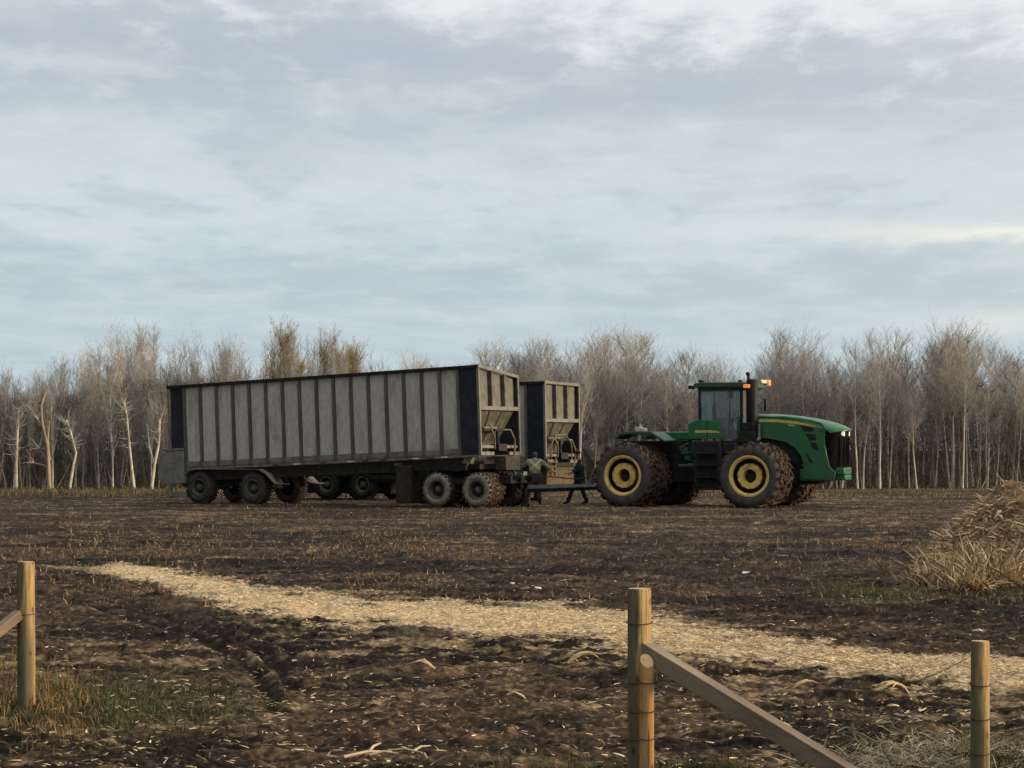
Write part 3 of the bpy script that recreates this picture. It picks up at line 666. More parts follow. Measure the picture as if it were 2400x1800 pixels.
def make_trailer(name, loc, yaw, z_front, z_rear, dolly, label, rear_axles, bare_low=False):
    """x forward (front at 0, rear at -12), near side y=-1.3; the box is pitched nose-up as it stands"""
    L, W, H, HF = 12.75, 1.3, 2.95, (2.65 if dolly else 2.90)
    root = empty(name, loc, yaw)
    PT = Matrix.Translation((0, 0, z_front)) @ Matrix.Rotation(-math.atan2(z_front - z_rear, L), 4, 'Y')
    def fin(b, nm, m, bevel=0, **k):
        return b.xf(PT).build(nm, m, root, bevel, **k)
    top = lambda y: H + (HF - H) * (y + W) / (2 * W)
    # side walls
    x0, x1 = -.78, -12.06
    b = MB(); b.box(x1, x0, -W + .055, -W + .075, .02, H - .02); fin(b, 'side_panel', m_panel)
    b = MB(); b.box(-L, 0, W - .06, W - .03, .02, HF - .02); fin(b, 'side_panel', m_navy)
    pitch = (x0 - x1) / 16
    rib0 = None
    for i in range(17):
        x = x0 - i * pitch
        b = MB()
        hw = .048
        b.prism([(x + hw, -.0), (x - hw, .0), (x - hw, H - .1), (x + hw, H - .1)], -W - .02, -W + .05)
        b.box(x - hw - .018, x - hw, -W + .035, -W + .053, .0, H - .1); b.box(x + hw, x + hw + .018, -W + .035, -W + .053, .0, H - .1)
        fin(b, 'rib', m_rib, bevel=.008)
    b = MB(); b.box(-L + .02, -.02, -W + .03, -W + .1, -.02, .24) ; b.box(-L + .02, -.02, -W - .035, -W + .03, -.06, -.005); b.box(-12.04, -.8, -W + .012, -W + .028, .05, .22)
    fin(b, 'sill', m_sill, bevel=.006)
    b = MB(); b.box(-L - .04, .02, -W - .045, -W + .09, H - .11, H); fin(b, 'top_rail', m_black, bevel=.01)
    b = MB(); b.box(-L - .04, .02, W - .09, W + .03, HF - .11, HF); fin(b, 'top_rail', m_black, bevel=.01)
    b = MB(); b.box(-.71, -.06, -W + .01, -W + .04, .02, H - .11); fin(b, 'corner_panel', m_navy)
    b = MB(); b.box(-L + .07, -12.14, -W + .03, -W + .05, .70, H - .11); fin(b, 'corner_panel', m_navy)
    b = MB(); b.box(-L - .03, -L + .05, -W - .02, -W + .06, .0, H - .11); fin(b, 'corner_post', m_sill, bevel=.008)
    b = MB(); b.box(-L, -L + .03, -W + .06, W - .03, .5, HF - .03); fin(b, 'rear_wall', m_navy)
    # front bulkhead
    b = MB(); b.box(-.05, .045, -W - .02, -W + .055, -.02, H - .01); fin(b, 'corner_post', m_creamf, bevel=.008)
    b = MB(); b.box(-.05, .045, W - .055, W + .02, -.02, HF - .01); fin(b, 'corner_post', m_creamf, bevel=.008)
    b = MB(); zt0, zt1 = top(-W) + .012, top(W) + .012
    b.add([(x, y, z) for x in (-.06, .05) for (y, z) in ((-W - .022, zt0), (W + .022, zt1), (W + .022, zt1 - .1), (-W - .022, zt0 - .1))], [(0, 1, 2, 3), (7, 6, 5, 4), (0, 4, 5, 1), (1, 5, 6, 2), (2, 6, 7, 3), (3, 7, 4, 0)]); fin(b, 'bulkhead_rail', m_creamf, bevel=.008)
    b = MB(); b.add([(x, y, z) for x in (-.14, -.12) for (y, z) in ((-W + .05, 1.5), (W - .05, 1.5), (W - .05, top(W) - .08), (-W + .05, top(-W) - .08))], [(0, 1, 2, 3), (7, 6, 5, 4), (0, 4, 5, 1), (1, 5, 6, 2), (2, 6, 7, 3), (3, 7, 4, 0)]); fin(b, 'bulkhead', m_cream)
    for y in (-.42, .42):
        b = MB(); b.box(-.115, .02, y - .035, y + .035, 1.6, top(y) - .09); fin(b, 'bulkhead_rib', m_rib if False else m_creamd, bevel=.006)
    b = MB(); b.box(-.115, .04, -W + .06, W - .06, 1.47, 1.6); fin(b, 'bulkhead_beam', m_creamf, bevel=.008)
    # hopper slope and its stiffeners
    b = MB(); b.add([(-.13, -1.2, 1.468), (-.13, 1.2, 1.468), (-.62, .85, .45), (-.62, -.85, .45), (-.68, .55, .1), (-.68, -.55, .1), (-.2, -1.2, 1.468), (-.2, 1.2, 1.468), (-.72, .85, .45), (-.72, -.85, .45), (-.78, .55, .1), (-.78, -.55, .1)],
                 [(0, 1, 2, 3), (3, 2, 4, 5), (7, 6, 9, 8), (8, 9, 11, 10), (1, 7, 8, 2), (2, 8, 10, 4), (6, 0, 3, 9), (9, 3, 5, 11), (5, 4, 10, 11), (0, 6, 7, 1)]); fin(b, 'hopper_slope', m_creamd, smooth=0)
    for y in (-.4, .4):
        b = MB(); b.tube([(-.125, y, 1.44), (-.58, y * .78, .50)], .035, 4); fin(b, 'slope_rib', m_rib, smooth=0)
    b = MB(); b.box(-.42, -.30, -.55, .35, .88, .94); fin(b, 'slope_step', m_creamf)
    for ya, yb in ((-W + .06, -.35), (.30, W - .1)):
        b = MB(); b.box(-.15, -.03, ya, yb, .22, .32); fin(b, 'front_beam', m_creamf, bevel=.008)
    for ya, yb in ((-W + .06, -.45), (.55, W - .06)):
        b = MB(); b.box(-.05, .035, ya, yb, -.02, .10); fin(b, 'lower_rail', m_creamf, bevel=.008)
    b = MB(); b.box(-.3, .08, -.22, .32, .12, .36); b.tube([(-.12, .05, .36), (-.12, .05, .80)], .06, 10); b.box(-.2, -.02, -.25, .35, .78, .86); fin(b, 'gearbox', m_black, bevel=.01)
    b = MB(); b.tube([(-.05, -.28, .2), (.1, -.5, .55), (.05, -.62, .85), (-.05, -.5, .98), (-.1, -.3, .86)], .032, 8); fin(b, 'hose', m_hose)
    b = MB(); b.tube([(-.05, .3, .84), (.06, .62, .82), (.1, .80, .5), (.06, .84, .05), (.0, .8, -.1)], .032, 8); fin(b, 'hose', m_hose)
    if not dolly:
        b = MB(); b.tube([(0, -.85, .2), (.05, -.9, .7), (.02, -.5, 1.0), (.02, 0.2, 1.02), (.05, .6, .7), (.05, .62, .1)], .026, 8); fin(b, 'hose', m_hose)
    # chassis
    for y in (-.98, .86):
        b = MB(); b.box(-12.3, -.5, y, y + .12, -.40, -.06); b.box(-12.3, -.5, y - .05, y + .17, -.44, -.40); fin(b, 'chassis_beam', m_chassis, bevel=.008)
    for k in range(9):
        b = MB(); b.box(-11.2 + k * 1.3, -11.1 + k * 1.3, -.9, .85, -.3, -.05); fin(b, 'cross_member', m_black)
    for i, x in enumerate((-7.4, -6.3, -5.2, -3.9, -2.6, -1.5)):
        b = MB(); b.box(x, x + .26, -W - .045, -W - .037, -.045, .0); fin(b, 'reflector', m_white if i % 2 == 0 or i > 3 else m_red)
    for x in (-8.3, -4.6, -2.05):
        b = MB(); b.box(x, x + .26, -W - .045, -W - .037, -.045, .0); fin(b, 'reflector', m_red)
    # box at the rear
    b = MB(); b.prism([(-13.28, .30), (-13.10, .56), (-12.8, .64), (-12.12, .64), (-12.12, -.52), (-13.15, -.52), (-13.28, -.3)], -W - .04, -.55); fin(b, 'rear_box', m_greybox, bevel=.02)
    b = MB(); b.box(-13.0, -12.11, -W - .07, -.5, .645, .72); fin(b, 'box_lid', m_sill, bevel=.01)
    b = MB(); b.box(-12.75, -12.5, -W - .05, -W - .042, .2, .26); fin(b, 'box_label', m_sill)
    b = MB(); b.box(-12.8, -12.7, -W - .05, -W + .05, -.95, -.525); b.box(-12.85, -12.1, -W + .02, -.6, -1.0, -.8); fin(b, 'rear_bracket', m_sill)
    # running gear
    RW = .565
    zr = .57
    axm = m_black
    for x in rear_axles:
        b = MB(); b.tube([(x, -1.05, zr), (x, 1.05, zr)], .075, 12); b.build('axle', axm, root)
    xa, xb = rear_axles[0], rear_axles[-1]
    b = MB(); b.prism([(xa - .2, .62), (xb + .3, .62), (xb + .1, 1.0), (xb - .3, 1.15), (xa + .3, 1.1), (xa, .85)], -.62, -.5); b.prism([(xa - .2, .62), (xb + .3, .62), (xb + .1, 1.0), (xb - .3, 1.15), (xa + .3, 1.1), (xa, .85)], .5, .62); b.build('suspension', m_black, root, bevel=.02)
    w = trailer_wheel('wheel', root, RW, .46, .29, m_tyreA if dolly else m_black, lugs=30, seed=3)  # farther trailer gets darker tyres, standing for the shade they are in
    sp = []
    for x in rear_axles: sp += [(x, -1.26, zr, False), (x, 1.26, zr, True)]
    put_wheels(root, w, sp)
    def fender(y0, y1):
        b = MB(); zt = zr + RW + .06
        prof = [(xa - .72, zr + .02), (xa - .66, zr + .35), (xa - .42, zt - .08), (xa - .1, zt), (xb + .28, zt - .0), (xb + .62, zt - .16), (xb + .98, zt - .48), (xb + 1.25, zt - .50)]
        n = len(prof); vs = []
        for y in (y0, y1):
            for q in range(n): vs += [(prof[q][0], y, prof[q][1]), (prof[q][0], y, prof[q][1] + .025)]
        fs = []
        for q in range(n - 1):
            a, c = 2 * q, 2 * q + 2; m_ = 2 * n
            fs += [(a, c, c + 1, a + 1), (m_ + a, m_ + a + 1, m_ + c + 1, m_ + c), (a + 1, c + 1, m_ + c + 1, m_ + a + 1), (a, m_ + a, m_ + c, c)]
        fs += [(0, 1, 2 * n + 1, 2 * n), (2 * n - 2, 4 * n - 2, 4 * n - 1, 2 * n - 1)]
        b.add(vs, fs); b.build('fender', m_fender if dolly else m_chassis, root, smooth=60)
    fender(-1.33, -.78); fender(.78, 1.33)
    if dolly:
        ax = (-.16, -1.69)
        b = MB()
        for x in ax: b.tube([(x, -1.05, .58), (x, 1.05, .58)], .08, 12)
        b.build('axle', m_black, root)
        w = trailer_wheel('wheel', root, .575, .44, .30, m_tyreB, lugs=20, seed=8, inset=.2)
        sp = []
        for x in ax: sp += [(x, -1.30, .58, False), (x, -.80, .58, False), (x, 1.30, .58, True), (x, .80, .58, True)]
        put_wheels(root, w, sp)
        b = MB(); b.box(-2.3, .75, -.62, -.38, .78, 1.02); b.box(-2.3, .75, .38, .62, .78, 1.02); b.box(-2.3, -2.1, -.38, .38, .8, 1.0); b.box(.55, .75, -.38, .38, .8, 1.0)
        b.box(-1.25, -.5, -1.1, 1.1, .75, .95); b.build('dolly_frame', m_black, root, bevel=.01)
        b = MB(); b.lathe([(.001, 1.02), (.62, 1.02), (.62, 1.16), (.5, 1.24), (.001, 1.24)], 28, axis='z', c=(-.9, 0, 0)); b.build('turntable', m_black, root)
        b = MB(); b.box(-1.9, -.2, -1.0, 1.0, 1.24, 1.42); b.box(-2.6, -.6, -1.22, -.9, 1.2, 1.5); b.box(-2.6, -.6, .9, 1.22, 1.2, 1.5); b.build('bolster', m_black, root, bevel=.01)
        b = MB(); b.box(.1, .5, -.5, .45, 1.22, 1.68); b.build('hitch_box', m_chassis, root, bevel=.015)
        b = MB(); b.prism([(-.62, 1.62), (-.30, 1.66), (-.42, 1.44), (-.75, 1.44)], -1.27, -1.1); b.build('step_plate', m_fender, root)
        b = MB(); b.box(-3.30, -2.72, -1.28, -.25, .10, 1.36); b.build('mud_guard', m_flap, root, bevel=.02)
        b = MB(); b.box(-3.30, -3.27, .25, 1.28, .05, 1.36); b.build('mud_flap', m_flap, root)
        b = MB(); b.box(-3.34, -3.24, -1.3, 1.3, 1.36, 1.44); b.build('flap_bar', m_fender, root)
        b = MB(); b.tube([(-4.6, -.8, .95), (-3.4, -.8, .95)], .16, 14); b.build('air_tank', m_black, root)
    else:
        b = MB(); b.prism([(-11.9, 1.2), (-6.9, 1.2), (-7.0, .22), (-11.6, .22)], -.75, .75); b.build('hopper_shade_box', m_black, root, bevel=.03)  # hopper bottom added black and deep to stand for the shade beneath
        for y in (-.75, .75):
            b = MB(); b.box(-1.6, -1.46, y - .07, y + .07, .12, z_front); b.box(-1.7, -1.36, y - .16, y + .16, .0, .12); b.build('landing_leg', m_black, root, bevel=.01)
        b = MB(); b.box(-.5, -.1, -1.0, 1.05, .62, 1.26); b.build('front_apron', m_rust, root, bevel=.015)
        b = MB(); b.box(-.7, .0, -1.15, 1.15, 1.27, 1.42); b.build('bolster', m_black, root, bevel=.01)
        b = MB()
        for z in (1.08, 1.25, 1.42): b.box(.02, .12, -1.28, -.65, z, z + .06)
        b.box(.03, .09, -1.3, -1.22, .95, 1.6); b.box(.03, .09, -.70, -.62, .95, 1.6); b.build('ladder', m_rust, root)
        b = MB(); b.box(-1.9, -.6, -.5, .5, .75, 1.25); b.build('dolly_frame', m_black, root, bevel=.02)
    tag(root, label, 'trailer', 'grain trailers with ribbed grey sides')
    return root

YAW = R(-30); fx, fy = math.cos(YAW), math.sin(YAW); lx, ly = -fy, fx
fl = Vector((-1.03, 78.0, 0))
t1 = make_trailer('grain_trailer', (fl.x + 1.3 * lx, fl.y + 1.3 * ly, 0), YAW, 1.725, 1.20, True, 'nearer long grey ribbed trailer with muddy wheels hitched behind the tractor', (-11.52, -9.2))
fl = Vector((1.20, 86.3, 0))
t2 = make_trailer('grain_trailer', (fl.x + 1.3 * lx, fl.y + 1.3 * ly, 0), YAW, 1.42, 1.22, False, 'farther trailer mostly hidden, its cream front showing behind the two people', (-9.6, -7.95))

def make_drawbar():
    """dolly drawbar from the near trailer to the tractor hitch"""
    r = empty('drawbar', (t1.location.x + .6 * fx, t1.location.y + .6 * fy, 0)); o = r.location.copy()
    A = Vector((t1.location.x + .75 * fx, t1.location.y + .75 * fy, .92)) - o
    B = pt(1224, 1146, 79.7) - o; Cc = pt(1470, 1139, 82.2) - o
    lat = Vector((lx, ly, 0))
    b = MB()
    for s in (-.45, .45): b.tube([A + lat * s - Vector((fx, fy, 0)) * .3, A + lat * s * .9 + Vector((fx, fy, 0)) * .25 + Vector((0, 0, .12)), B + lat * .12 * (1 if s > 0 else -1)], .075, 4)
    b.build('a_frame', m_blue, r, bevel=.01, smooth=0)
    b = MB(); b.tube([B + Vector((-.1, 0, 0)), B.lerp(Cc, .35), Cc], [.13, .125, .09], 4); b.build('beam', m_blue, r, bevel=.015, smooth=0)
    b = MB(); q0, q1 = pt(1200, 1098, 79.3) - o, pt(1226, 1143, 79.5) - o
    b.tube([q0, q1], .035, 4); b.build('edge_strip', m_bluel, r, smooth=0)
    b = MB(); j = pt(1231, 1150, 79.6) - o
    b.tube([Vector((j.x, j.y, .12)), Vector((j.x, j.y, 1.05))], .07, 10); b.box(j.x - .16, j.x + .16, j.y - .14, j.y + .14, -.02, .10); b.build('jack', m_black, r)
    b = MB(); j2 = pt(1231, 1117, 79.45) - o; b.box(j2.x - .06, j2.x + .065, j2.y - .05, j2.y - .03, j2.z - .17, j2.z + .17); b.build('label_plate', m_white, r)
    b = MB(); b.box(j2.x - .08, j2.x + .55, j2.y, j2.y + .2, j2.z - .2, j2.z + .12); b.build('valve_box', m_black, r, bevel=.02)
    b = MB(); p0 = pt(1195, 1090, 79.5) - o; p1 = pt(1300, 1118, 80.4) - o; p2 = pt(1400, 1112, 82) - o
    b.tube([p0, p0.lerp(p1, .4) + Vector((0, 0, -.2)), p1, p1.lerp(p2, .5) + Vector((0, 0, -.12)), p2], .022, 6); b.build('hose', m_black, r)
    tag(r, 'dark blue steel drawbar joining the near trailer to the tractor', 'drawbar')
make_drawbar()

# ------------------------------------------------------------------ tractor
m_green = mat('tractor_green', (.014, .135, .040), (.019, .16, .05), scale=4, rough=.35, spec=.5, dirt=(.075, .068, .048), dscale=3.0, dlo=.42, dhi=.66, damt=.85, dz=(.9, 3.0), coat=.15)
m_greend = mat('dusty_green', (.022, .10, .042), (.05, .10, .058), scale=4, rough=.5, dirt=(.06, .065, .045), dscale=3, dlo=.48, dhi=.75)
m_yel = mat('tractor_yellow', (.88, .62, .19), (.76, .53, .16), scale=6, rough=.45, dirt=(.20, .13, .065), dscale=5, dlo=.50, dhi=.75, damt=.8)
m_yelp = mat('pale_yellow_stripe', (.72, .58, .16), (.62, .48, .13), scale=6, rough=.4)
m_tyT = mat('tractor_tyre_rubber', (.062, .063, .067), (.085, .082, .078), scale=3, rough=.85, dirt=(.12, .09, .062), dscale=5, dlo=.44, dhi=.72, damt=.85, bump=.3)
m_muf = mat('heat_dulled_black', (.008, .0075, .009), (.015, .013, .013), scale=4, rough=.6)
m_lampo = mat('lit_amber_lens', (.8, .25, .06), None, rough=.3, emit=((1, .33, .10), .55))
m_lampw = mat('lit_white_lens', (.9, .85, .6), None, rough=.3, emit=((1, .93, .6), .6))
m_pale = mat('pale_cream_plastic', (.72, .66, .48), (.6, .54, .38), scale=6, rough=.5)
m_seat = mat('dark_seat_cloth', (.022, .026, .026), (.04, .045, .045), scale=6, rough=.8)
def glass_mat():
    m = bpy.data.materials.new('cab_glass'); m.use_nodes = True; nt = m.node_tree; N = nt.nodes; L = nt.links; N.clear()
    out = N.new('ShaderNodeOutputMaterial'); tr = N.new('ShaderNodeBsdfTransparent'); tr.inputs[0].default_value = (.86, .93, .92, 1)
    gl = N.new('ShaderNodeBsdfGlossy'); gl.inputs['Roughness'].default_value = .04; gl.inputs[0].default_value = (.85, .92, 1, 1)
    df = N.new('ShaderNodeBsdfDiffuse'); df.inputs[0].default_value = (.40, .46, .48, 1)
    ns = N.new('ShaderNodeTexNoise'); ns.inputs['Scale'].default_value = 2.5; tc = N.new('ShaderNodeTexCoord'); mp = N.new('ShaderNodeMapping'); mp.inputs['Scale'].default_value = (1.6, 1, .35)
    L.new(tc.outputs['Object'], mp.inputs[0]); L.new(mp.outputs[0], ns.inputs['Vector'])
    mr = N.new('ShaderNodeMapRange'); L.new(ns.outputs[0], mr.inputs[0]); mr.inputs[1].default_value = .35; mr.inputs[2].default_value = .65; mr.inputs[3].default_value = .04; mr.inputs[4].default_value = .34
    fr = N.new('ShaderNodeFresnel'); fr.inputs[0].default_value = 1.45
    m1 = N.new('ShaderNodeMixShader'); L.new(mr.outputs[0], m1.inputs[0]); L.new(tr.outputs[0], m1.inputs[1]); L.new(df.outputs[0], m1.inputs[2])   # dust film
    m2 = N.new('ShaderNodeMixShader'); L.new(fr.outputs[0], m2.inputs[0]); L.new(m1.outputs[0], m2.inputs[1]); L.new(gl.outputs[0], m2.inputs[2])
    L.new(m2.outputs[0], out.inputs[0]); return m
m_glass = glass_mat()

def make_tractor():
    TY = R(-22); c0 = Vector((6.59, 80.74, 0)); root = empty('articulated_tractor', c0, TY)
    f = Vector((math.cos(TY), math.sin(TY))); l = Vector((-f.y, f.x))
    def T(px, py, y):                            # photo point on the plane at lateral offset y -> local x, z
        k = (px - 1200) / F
        x = (k * (c0.y + l.y * y) - c0.x - l.x * y) / (f.x - k * f.y)
        return x, EYE + (HY - py) / F * (c0.y + f.y * x + l.y * y)
    def poly(pts, y): return [T(a, b, y) for a, b in pts]
    REAR = Matrix.Rotation(R(-5), 4, 'Z')
    # --- wheels
    def wheel(parent):
        r = random.Random(5); RT, WD = 1.02, .80
        w = empty('wheel', parent=parent); b = MB()
        b.lathe([(.60, .06), (.635, .0), (.72, -.035), (.84, -.03), (.93, .015), (.955, .06), (.965, WD / 2), (.955, WD - .06), (.93, WD - .015), (.84, WD + .03), (.72, WD + .03), (.60, WD - .06)], 60, mis=[0, 0, 0, 0, 1, 1, 1, 1, 0, 0, 0])
        n = 21
        for k in range(n):
            for sd in (0, 1):
                a = 2 * math.pi * (k + .5 * sd) / n; st = [(0, 0.0, .94), (.10, .05, 1.0), (.5, .17, 1.0)] if True else 0
                ys = [(-.012, .90, .0), (.05, 1.0, .03), (.2, 1.0, .10), (.43, 1.0, .22)]
                vs = []
                for q, (yy, kk, da) in enumerate(ys):
                    y = yy if sd == 0 else WD - yy; rt = RT * kk + r.uniform(-.012, .012); aa = a + da; hw = .042 if q else .05
                    for rr in (.92, rt):
                        for t in (-hw, hw): vs.append((rr * math.cos(aa + t), y, rr * math.sin(aa + t)))
                fs = [(0, 1, 3, 2), (12, 14, 15, 13)]
                for q in range(3):
                    o = q * 4; fs += [(o, o + 4, o + 5, o + 1), (o + 2, o + 3, o + 7, o + 6), (o, o + 2, o + 6, o + 4), (o + 1, o + 5, o + 7, o + 3)]
                b.add(vs, fs, 1)
        for k in range(60):                        # clods stuck between the lugs
            a = r.uniform(0, 6.283); y = r.uniform(.05, WD - .05); s = r.uniform(.04, .09)
            i0 = len(b.v); b.box(-s, s, -s, s, -s * .6, s * .6, 1)
            b.xf(Matrix.Translation((.965 * math.cos(a), y, .965 * math.sin(a))) @ Matrix.Rotation(r.uniform(0, 3), 4, 'X') @ Matrix.Rotation(r.uniform(0, 3), 4, 'Z'), i0)
        b.build('tyre', [m_tyT, m_tread], w, smooth=40)
        b = MB(); b.lathe([(.60, .07), (.645, .02), (.64, -.015), (.595, -.02), (.545, .02), (.53, .10), (.525, .40), (.20, .40)], 48, mis=[0, 0, 0, 0, 0, 1, 1])
        b.build('rim', [m_yel, m_hole], w)
        b = MB(); prof = []
        nb = 12
        for k in range(nb):
            a = 2 * math.pi * k / nb; s = 2 * math.pi / nb
            prof += [(a - s * .42, .39), (a, .395), (a + s * .42, .39), (a + s * .45, .35), (a + s * .55, .35)]
        outer = [(rr * math.cos(a), rr * math.sin(a)) for a, rr in prof]; m_ = len(outer)
        inner = [(.212 * math.cos(a), .212 * math.sin(a)) for a, rr in prof]
        vs = [(x, .10, z) for x, z in outer] + [(x, .10, z) for x, z in inner] + [(x, .44, z) for x, z in outer] + [(x, .44, z) for x, z in inner]
        fs = []
        for k in range(m_):
            k2 = (k + 1) % m_
            fs += [(k, k2, m_ + k2, m_ + k), (k, 2 * m_ + k, 2 * m_ + k2, k2), (m_ + k, m_ + k2, 3 * m_ + k2, 3 * m_ + k)]
        b.add(vs, fs); b.build('hub_ring', m_yel, w, smooth=30)
        b = MB(); b.lathe([(.21, .43), (.13, .42), (.11, .38), (.001, .38)], 20); b.build('hub_cap', m_hole, w)
        return w
    w0 = wheel(root); first = True
    for (xh, rear) in ((2.2, False), (-2.0, True)):
        for y, far in ((-2.5, False), (-1.62, False), (2.5, True), (1.62, True)):
            w = w0 if first else copy_tree(w0, root); first = False
            w.scale = (1.06, 1, 1.06); p = Vector((xh, y, 1.035)); 
            if rear: p = REAR @ p
            w.location = p; w.rotation_mode = 'YXZ'
            w.rotation_euler = (0, random.uniform(0, 6.28), (math.pi if far else 0) + (R(-5) if rear else 0)); w.rotation_mode = 'ZXY' if False else 'XYZ'
            w.rotation_euler = (0, w.rotation_euler[1], w.rotation_euler[2])
    # --- frames, axles
    b = MB(); b.box(.25, 4.0, -.42, .42, .75, 1.35); b.box(3.3, 4.35, -.5, .5, .85, 1.2); b.build('front_frame', m_black, root, bevel=.02)
    b = MB(); b.tube([(2.2, -2.2, .985), (2.2, 2.2, .985)], .17, 14); b.box(1.95, 2.45, -.8, .8, .75, 1.25); b.build('axle', m_black, root, bevel=.02)
    b = MB(); b.tube([(-2.0, -2.2, .985), (-2.0, 2.2, .985)], .17, 14); b.box(-2.3, -1.7, -.8, .8, .7, 1.25); b.xf(REAR).build('axle', m_black, root, bevel=.02)
    b = MB(); b.box(-3.1, -.25, -.55, .55, .8, 1.75); b.box(-2.9, -.7, -.5, .5, 1.75, 2.2); b.box(-3.5, -3.0, -.18, .18, .55, .85); b.xf(REAR).build('rear_frame', m_black, root, bevel=.03)
    b = MB(); b.tube([(-.3, 0, .8), (-.3, 0, 1.7)], .22, 14); b.box(-.3, .4, -.35, .35, .85, 1.6); b.build('pivot', m_black, root, bevel=.02)
    b = MB(); b.tube([(-.75, -.75, 1.35), (.3, -.8, 1.35)], .06, 10); b.tube([(-.4, -.78, 1.35), (.3, -.8, 1.35)], .09, 10); b.build('steering_cylinder', m_greend, root)
    b = MB(); b.tube([(-.5, -.5, 2.1), (-.75, -.6, 1.95), (-.65, -.68, 1.75), (-.35, -.7, 1.8)], .045, 8); b.tube([(-.45, -.45, 1.9), (-.6, -.62, 1.6), (-.3, -.7, 1.5)], .035, 8); b.box(-.62, -.45, -.72, -.5, 1.75, 1.98); b.box(-.55, -.35, -.75, -.55, 1.55, 1.7); b.build('hydraulic_hoses', m_greend, root)
    # --- rear fenders
    for s in (-1, 1):
        prof = [(-2.62, 2.30), (-2.50, 2.44), (-2.3, 2.50), (-1.32, 2.50), (-.80, 2.20), (-.84, 2.14), (-1.30, 2.38), (-2.2, 2.40), (-2.48, 2.33), (-2.58, 2.24)]
        b = MB(); b.prism(prof, s * 1.72, s * .62); b.xf(REAR).build('fender', m_greend, root, bevel=.02)
    b = MB(); b.prism([(-1.55, 2.21), (-.62, 2.21), (-.36, 2.2), (-.34, 2.44), (-.5, 2.50), (-1.55, 2.50)], -.5, .5); b.xf(REAR).build('rear_deck', m_green, root, bevel=.04)
    b = MB(); b.box(-2.25, -2.02, -.95, -.72, 2.505, 2.66); b.box(-2.0, -1.86, -.98, -.74, 2.505, 2.62); b.box(-2.12, -2.05, -.85, -.8, 2.66, 2.74); b.xf(REAR).build('work_lamp', m_pale, root, bevel=.02)
    # --- cab
    yn = -.82
    xr, _ = T(1640, 980, yn); xf_, _ = T(1738, 980, yn)
    zt = T(1690, 910, yn)[1]; zsill = T(1650, 984, yn)[1]
    b = MB(); zr0, zr1 = zt + .0, T(1690, 895.5, yn)[1]
    b.prism([(xr - .22, zr0 + .02), (xr - .2, zr1 - .05), (xr + .05, zr1), (xf_ + .1, zr1 - .01), (xf_ + .28, zr1 - .07), (xf_ + .30, zr0 + .02)], -.92, .92); b.build('cab_roof', m_greend, root, bevel=.03)
    b = MB(); b.box(xr - .05, xf_ + .18, -.88, .88, zr0 - .07, zr0 + .018); b.build('roof_liner', m_black, root, bevel=.01)
    b = MB(); b.box(xr - .38, xr - .2, -.9, -.72, zr0 - .02, zr0 + .1); b.build('rear_lamp', m_black, root, bevel=.01)
    b = MB(); b.box(xr - .1, xr + .06, -.7, -.45, zr1 + .003, zr1 + .08); b.box(xf_ - .2, xf_ - .08, -.6, -.4, zr1 + .003, zr1 + .07); b.build('roof_antenna', m_black, root, bevel=.02)
    for (x, y, fl2) in ((xr, yn, 0), (xr, -yn, 0), (xf_, yn, 0), (xf_ + .05, -yn, 0)):
        b = MB(); b.tube([(x, y, 2.2), (x, y, zr0 - .05)], .05, 8); b.build('cab_pillar', m_black, root)
    b = MB(); b.box(xr + .05, xf_ - .05, yn - .008, yn + .008, 2.25, zr0 - .05); b.build('side_window', m_glass, root)
    b = MB(); b.box(xr + .05, xf_ - .05, -yn - .008, -yn + .008, 2.25, zr0 - .05); b.build('side_window', m_glass, root)
    b = MB(); b.box(xr - .01, xr + .01, yn + .06, -yn - .06, 2.3, zr0 - .05); b.build('rear_window', m_glass, root)
    b = MB(); b.box(xf_ - .01, xf_ + .01, yn + .06, -yn - .06, 2.3, zr0 - .05); b.build('windscreen', m_glass, root)
    b = MB(); b.box(xr - .1, xf_ + .1, -.86, .86, 2.05, 2.2); b.build('cab_floor', m_black, root, bevel=.02)
    low = poly([(1615, 994), (1634, 984.5), (1678, 984.5), (1699, 1018), (1699, 1029), (1615, 1029)], yn)
    b = MB(); b.prism(low, yn - .10, yn - .02); b.build('cab_side', m_green, root, bevel=.012)
    b = MB(); b.prism([(x, z) for x, z in low], -yn + .02, -yn + .10); b.build('cab_side', m_green, root, bevel=.012)
    b = MB(); b.prism(poly([(1631.5, 1008.5), (1659, 1008.5), (1659, 1014.5), (1631.5, 1014.5)], yn), yn - .108, yn - .101)
    b.prism(poly([(1660.5, 1008), (1680, 1009.5), (1689, 1013), (1689, 1014.5), (1660.5, 1014)], yn), yn - .108, yn - .101); b.build('yellow_stripe', m_yelp, root, smooth=0)
    b = MB(); b.prism(poly([(1657.5, 985), (1659, 985), (1661, 1028), (1659.5, 1028)], yn), yn - .106, yn - .1005); b.build('panel_gap', m_black, root, smooth=0)
    b = MB(); b.box(xf_ + .06, xf_ + .17, yn - .03, yn + .03, 2.95, zr0 - .08); b.build('pillar_trim', m_pale, root, bevel=.01)
    # seat, console, wheel, mirror
    b = MB(); b.box(.35, .85, -.28, .28, 2.45, 2.72); b.prism([(.30, 2.6), (.48, 2.6), (.40, 3.35), (.24, 3.35)], -.27, .27); b.box(.24, .36, -.14, .14, 3.36, 3.52); b.build('seat', m_seat, root, bevel=.04)
    b = MB(); b.box(.4, 1.05, -.62, -.36, 2.5, 2.95); b.prism([(1.05, 2.2), (1.3, 2.2), (1.2, 3.0), (1.1, 3.0)], -.12, .12); b.build('console', m_seat, root, bevel=.03)
